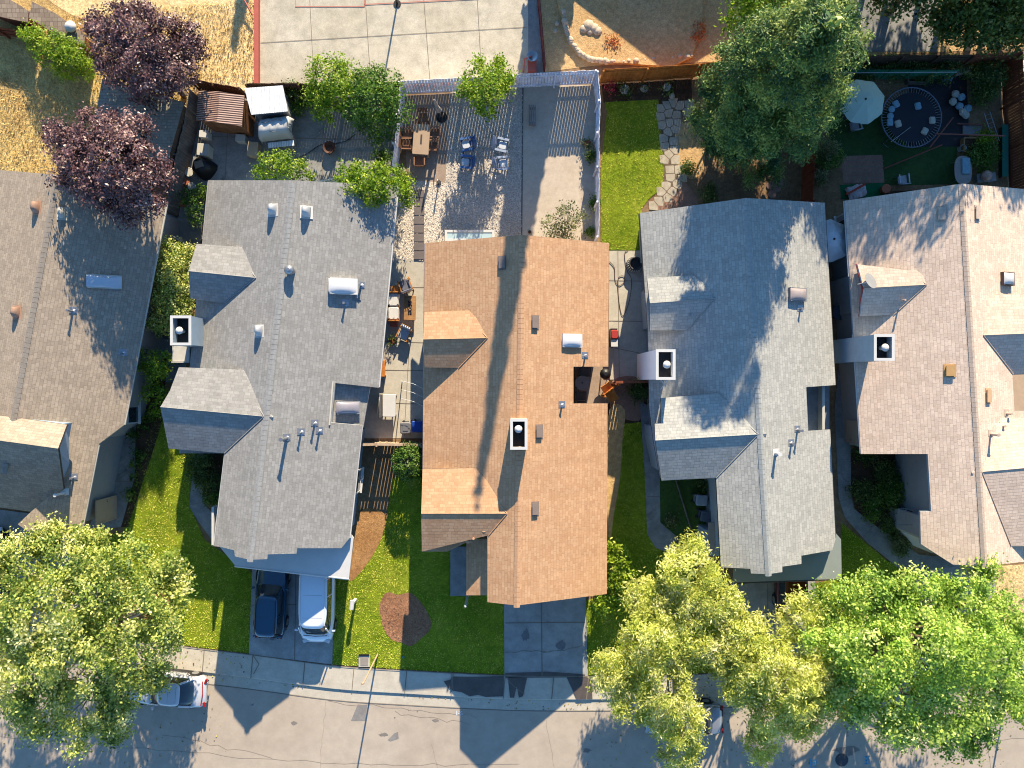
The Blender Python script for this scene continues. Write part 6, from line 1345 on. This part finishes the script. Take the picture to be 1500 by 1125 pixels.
t = thing('rain_barrel', 'dark blue-grey barrel in the shade below the hedge', 'barrel', (*G(246, 488)[:2], 0)); q = MB(); q.lathe((0,0,0), [(.3,0),(.36,.3),(.36,.6),(.3,.9)], 18); q.build('drum', paint('slate_barrel', K(70,84,100), .6), t, True); q = MB(); q.cyl((0,0,.9), .31, .03, 18); q.build('lid', M_dktrim, t, True)
# front yards
t = thing('mailbox', 'white mailbox post standing on the front lawn beside the driveway', 'mailbox', (*G(521, 878)[:2], 0), -.12); q = MB(); q.bbox((0,0,.45), (.16,.16,.9), 0, .01); q.build('post', M_white, t, True); q = MB(); q.loft([[(.13*math.cos(a), y_, 1.0+.12*math.sin(a)+(.0 if math.sin(a) > 0 else .05)) for a in [2*math.pi*k/14 for k in range(14)]] for y_ in (-.26, .26)]); q.build('box', M_white, t, True)
t = thing('valve_box', 'concrete utility box set into the lawn at the sidewalk', 'utility box', (*G(534, 967)[:2], 0)); q = MB(); q.bbox((0,0,.05), (.66,.72,.12), 0, .01); q.build('frame', M_conc, t, True); q = MB(); q.bbox((0,-.03,.115), (.44,.5,.02), 0, .01); q.build('lid', paint('lid_grey', K(170,160,150), .8), t, True)
q = MB(); q.box((0, .34, .1), (.62, .06, .12)); q.build('edge', M_black, t, True)
t = thing('wooden_post', 'thin leaning wooden pole at the edge of the front lawn', 'pole', G(553, 959)); q = MB(); a = G(553,959); c = G(537,1000,4.0); q.tube([a, Vector((a.x, a.y, 4.0))], .05, 8, r2=.045); q.build('pole', W_lath, t)
q = MB(); q.tube([Vector((a.x, a.y, 3.9)), Vector((a.x-.05, a.y, 4.1))], .06, 6); q.build('cap', W_lath, t)
t = thing('sign_post', 'small white utility post behind the driveway of the pale grey house', 'post', (*G(1190, 880)[:2], 0)); q = MB(); q.bbox((0,0,.5), (.14,.14,1.0), 0, .01); q.build('post', M_white, t, True); q = MB(); q.bbox((0,-.03,1.05), (.2,.42,.2), .5, .03); q.build('box', M_white, t, True)
t = thing('street_lamp', 'slim grey street lamp on the right edge of the picture', 'lamp', (*G(1478, 1003)[:2], 0)); q = MB(); q.tube([(0,0,0),(0,0,5.2)], .06, 8, r2=.04); q.build('pole', M_metal, t, True); q = MB(); q.tube([(0,0,5.2),(-.2,-.4,5.4),(-.3,-.8,5.4)], .03, 6); q.bbox((-.3,-.9,5.38), (.16,.4,.08), 0, .03); q.build('lamp_head', M_metal, t, True)
q = MB(); c = G(578, 968); q.tube([G(590,962,.03), G(591,963,.16)], .06, 8); tag(q.build('sprinkler_cap', paint('teal_plastic', K(60,160,180), .5)), 'tiny teal sprinkler cap on the shaded lawn edge', 'sprinkler')
t = thing('child_swing', 'blue plastic seat half hidden by the left side of the conifer', 'swing', (*G(1040,200)[:2], 0)); q = MB(); q.bbox((0,0,.6), (.3,.45,.2), .2, .05); q.build('seat', paint('swing_blue', K(40,110,200), .5), t, True); q = MB(); q.tube([(0,0,.7),(.2,0,2.2)], .015, 5); q.build('rope', M_dktrim, t, True)
for x, y, lb in ((941,131,'pale stone in the flower bed, nearer the middle pots'),(984,142,'white stone standing at the end of the flower bed')):
    c = G(x, y); q = MB(); q.lathe((c.x, c.y, 0), [(.14,0),(.18,.12),(.13,.24),(.05,.28)], 9); tag(q.build('garden_stone', M_stone), lb, 'stone')
for i, (x, y) in enumerate(((1128,258),(1136,264),(1128,272),(1138,276),(1131,285),(1142,268))):
    c = G(x, y); q = MB(); q.cyl((c.x, c.y, .02), .24, .05, 14); tag(q.build('stepping_stone', paint('pink_slab', K(190,150,132), .9)), 'round pinkish stepping stone in the shade behind the conifer', 'stepping stone', 'round stepping stones behind the conifer')
for i, (x, y, s) in enumerate(((862,38,.35),(870,42,.3),(875,46,.28),(855,43,.25),(864,47,.2),(816,32,.16),(814,43,.16))):
    c = G(x, y, .2); z_ = .2 if x > 830 else 0; q = MB(); q.lathe((c.x, c.y, z_), [(s*.9,0),(s,s*.25),(s*.7,s*.5),(s*.2,s*.6)], 7); tag(q.build('field_stone', M_stone), ['largest','second largest','rightmost','leftmost','lowest','upper lone','lower lone'][i]+' pale rock '+('of the cluster on the raised earth bank' if x > 830 else 'in the shaded dirt strip beside the court'), 'rock')
# ------------------------------------------------------------------ vehicles (front towards +x)
def car(label, px, py, rz, body, L=4.5, W=1.82, Hh=1.45, kind='sedan', name='parked_car', z0=0, stripe=None, roofm=None, zref=1.0):
    c = G(px, py, z0+zref); t = thing(name, label, 'car', (c.x, c.y, z0), rz)
    van = kind == 'van'
    T = {'sedan': [(-1,.62,.72,.55),(-.97,.84,.5,.72),(-.86,.95,.24,.84),(-.6,1,.2,.9),(-.2,1,.2,.93),(.2,1,.2,.94),(.45,.99,.2,.9),(.75,.96,.22,.8),(.9,.88,.28,.72),(.97,.74,.36,.62),(1,.55,.45,.52)],
         'van': [(-1,.8,.5,.7),(-.98,.92,.3,.95),(-.9,.98,.24,1.05),(-.5,1,.22,1.1),(0,1,.22,1.1),(.4,1,.22,1.08),(.6,.99,.22,1.02),(.8,.95,.24,.9),(.92,.86,.3,.78),(.98,.7,.38,.66),(1,.5,.45,.55)]}
    T = T['van' if van else 'sedan']; q = MB(); rings = []
    for x, wf, zl, zt in T:
        X = x*L/2; w_ = W/2*wf; hm = (zl+zt)/2
        half = [(0, zl), (w_*.8, zl), (w_*.97, zl+.08), (w_, hm), (w_*.985, zt-.14), (w_*.93, zt-.05), (w_*.8, zt-.005), (w_*.4, zt+.02), (0, zt+.03)]
        full = half+[(-y, z) for y, z in half[-2:0:-1]]
        rings.append([(X, y, z) for y, z in full])
    q.loft(rings, True, 0, True); bo = q.build('body', body, t, True)
    # cabin: glass lower, roof on top
    if van: gl = [(-.96,.86,.45),(.63,.9,-1)]
    x0, x1, xr0, xr1 = ((-.96*L/2, .77*L/2, -.93*L/2, .52*L/2) if van else ((-.97*L/2, .5*L/2, -.86*L/2, .22*L/2) if kind == 'hatch' else (-.72*L/2, .46*L/2, -.42*L/2, .14*L/2)))
    zb = 1.04 if van else .86; wb, wr = W/2*.93, W/2*(.8 if van else .7)
    def oval(xa, xb, w_, z, cr=.0): 
        m_ = (xa+xb)/2; hl = (xb-xa)/2; o = []
        for k in range(28):
            a = 2*math.pi*k/28; ca, sa = math.cos(a), math.sin(a); e = .42
            o.append((m_+hl*math.copysign(abs(ca)**e, ca), w_*math.copysign(abs(sa)**e, sa), z))
        return o
    q = MB(); q.loft([oval(x0, x1, wb, zb-.06), oval(x0+.04, x1-.08, wb*.985, zb+.06), oval(xr0, xr1, wr*1.01, Hh-.05)], True, 0, True); q.build('windows', M_glass, t, True)
    q = MB(); q.loft([oval(xr0-.02, xr1+.02, wr*1.03, Hh-.07), oval(xr0+.02, xr1-.02, wr*1.0, Hh-.015), oval(xr0+.18, xr1-.18, wr*.82, Hh+.015)], True, 0, True); ro = q.build('roof', roofm or body, t, True)
    if van or kind == 'hatch':
        q = MB()
        for s_ in (-1, 1): q.tube([(xr0+.2, s_*wr*.9, Hh+.04), (xr1-.2, s_*wr*.9, Hh+.04)], .022, 5)
        q.build('roof_rail', M_black if not van else body, ro, True)
    xm = (xr0+xr1)/2; pl_ = [(x1-.1, .93, xr1-.02, .98, .045), (x0+.08, .93, xr0+.05, .98, .06), (xm, .99, xm, 1.0, .035)]+([(xm-1, .99, xm-1, 1.0, .035)] if van else [])
    for s_ in (-1, 1):
        for xa, fa, xb, fb, r_ in pl_: q = MB(); q.tube([(xa, s_*wb*fa, zb), (xb, s_*wr*fb, Hh-.06)], r_, 6); q.build('pillar', body, t, True)
    for sx in (-.61, .62):
        for s_ in (-1, 1):
            q = MB(); X = sx*L/2; q.tube([(X, s_*(W/2-.2), .33), (X, s_*(W/2+.015), .33)], .33, 20); wh = q.build('tyre', M_black, t, True)
            q = MB(); q.tube([(X, s_*(W/2-.02), .33), (X, s_*(W/2+.025), .33)], .2, 14); q.build('rim', M_metal, wh, True)
            q = MB(); pts_ = [(X+.41*math.cos(a), s_*(W/2-.005), .33+.41*math.sin(a)) for a in [math.pi*k/10 for k in range(11)]]; q.tube(pts_, .03, 5); q.build('wheel_arch', M_black if kind != 'sport' else body, t, True)
    for s_ in (-1, 1):
        q = MB(); q.bbox((x1-.32, s_*(W/2+.09), zb+.06), (.12, .2, .13), 0, .03); q.build('mirror', body, t, True)
        q = MB(); q.box((.93*L/2, s_*W/2*.62, .64 if not van else .74), (.22, .36, .1), s_*-.35, 0, .3); q.build('headlight', paint('lamp_glass', K(220,226,232), .15), t, True)
        q = MB(); q.box((-.965*L/2, s_*W/2*.72, .74 if not van else .86), (.1, .26, .1), s_*.3); q.build('tail_light', paint('tail_red', K(180,24,20), .3), t, True)
    if stripe:
        q = MB(); q.tube([(-.9*L/2, -W/2*.75, .86), (-.93*L/2, 0, .87), (-.9*L/2, W/2*.75, .86)], .028, 5); q.build('brake_light_bar', stripe, t, True)
    q = MB()
    for s_ in (-1, 1):
        for X in ((xr0+xr1)/2, (xr0+xr1)/2-1.05, x1-.15): q.tube([(X, s_*(W/2+.001), .38), (X, s_*(W/2*.985), zb-.14), (X, s_*(W/2*.93), zb-.03)], .008, 4)
        q.tube([(x1+.05, s_*W/2*.78, zb-.02), (.8*L/2, s_*W/2*.74, zb-.1)], .008, 4)
    for k in (-.4, .05, .5): q.tube([(xr0+.1+(xr1-xr0)*(k+.5)*.8, -wr*.7, Hh+.012), (xr0+.1+(xr1-xr0)*(k+.5)*.8, wr*.7, Hh+.012)], .008, 4)
    q.build('panel_gaps', M_dktrim, bo, True)
    q = MB()
    for s_ in (-1, 1): q.tube([(x1-.25, 0, zb+.02), (x1-.3, s_*.55, zb+.03)], .012, 4)
    q.tube([(x1+.02, -W/2*.7, zb-.03), (x1+.06, 0, zb-.02), (x1+.02, W/2*.7, zb-.03)], .02, 5); q.build('wiper', M_black, t, True)
    return t
def carpaint(name, c, metal=.2):
    m = paint(name, c, .22, .04, 1, metal, .6); m.node_tree.nodes['Principled BSDF'].inputs['Coat Weight'].default_value = .6; m.node_tree.nodes['Principled BSDF'].inputs['Coat Roughness'].default_value = .05; return m
car('pale blue-white minivan on the driveway of the mid-grey house', 463, 882, -math.pi/2-.02, carpaint('pale_blue_paint', K(222,232,242,.8), .0), 4.9, 1.95, 1.76, 'van')
car('dark blue hatchback beside the pale minivan on the driveway', 394, 882, math.pi/2-.05, carpaint('dark_blue_paint', K(20,84,116), .2), 4.3, 1.8, 1.5, 'hatch')
car('white sports coupe with a red rear light parked in the street under the maple', 242, 1014, math.pi+.0-.07, carpaint('white_paint_car', K(226,228,234), .05), 4.5, 1.85, 1.32, 'sedan', z0=-.07, stripe=paint('red_bar', K(190,30,30), .3))
car('silver-grey car parked in the street under the pale lime trees', 1004, 1058, math.pi+.02, carpaint('silver_paint', K(176,178,184), .4), 4.5, 1.82, 1.45, 'sedan', z0=-.07)
car('dark red car under the awning of the pale grey house', 1163, 850, math.pi/2, carpaint('dark_red_paint', K(110,40,40), .3), 4.3, 1.8, 1.45, 'hatch')
car('dark car barely showing under the maple at the left edge', -22, 830, math.pi/2, carpaint('navy_paint', K(30,50,90), .3), 4.4, 1.8, 1.45, 'sedan')

t = thing('window_frame', 'pale wooden frame leaning behind the back edge of the mid-grey roof', 'frame', G(492, 262)); q = MB()
a, c = G(466,266,1.2), G(520,256,1.2)
for k in (0, .42): q.box(((a.x+c.x)/2, (a.y+c.y)/2-k, 1.2-k*.8), ((c-a).length, .07, .05), math.atan2(c.y-a.y, c.x-a.x))
q.build('rail', M_trim, t); q = MB(); q.box(((a.x+c.x)/2, (a.y+c.y)/2-.21, .99), ((c-a).length-.05, .36, .02), math.atan2(c.y-a.y, c.x-a.x), 0, 0, .65); q.build('panel', M_conc, t)
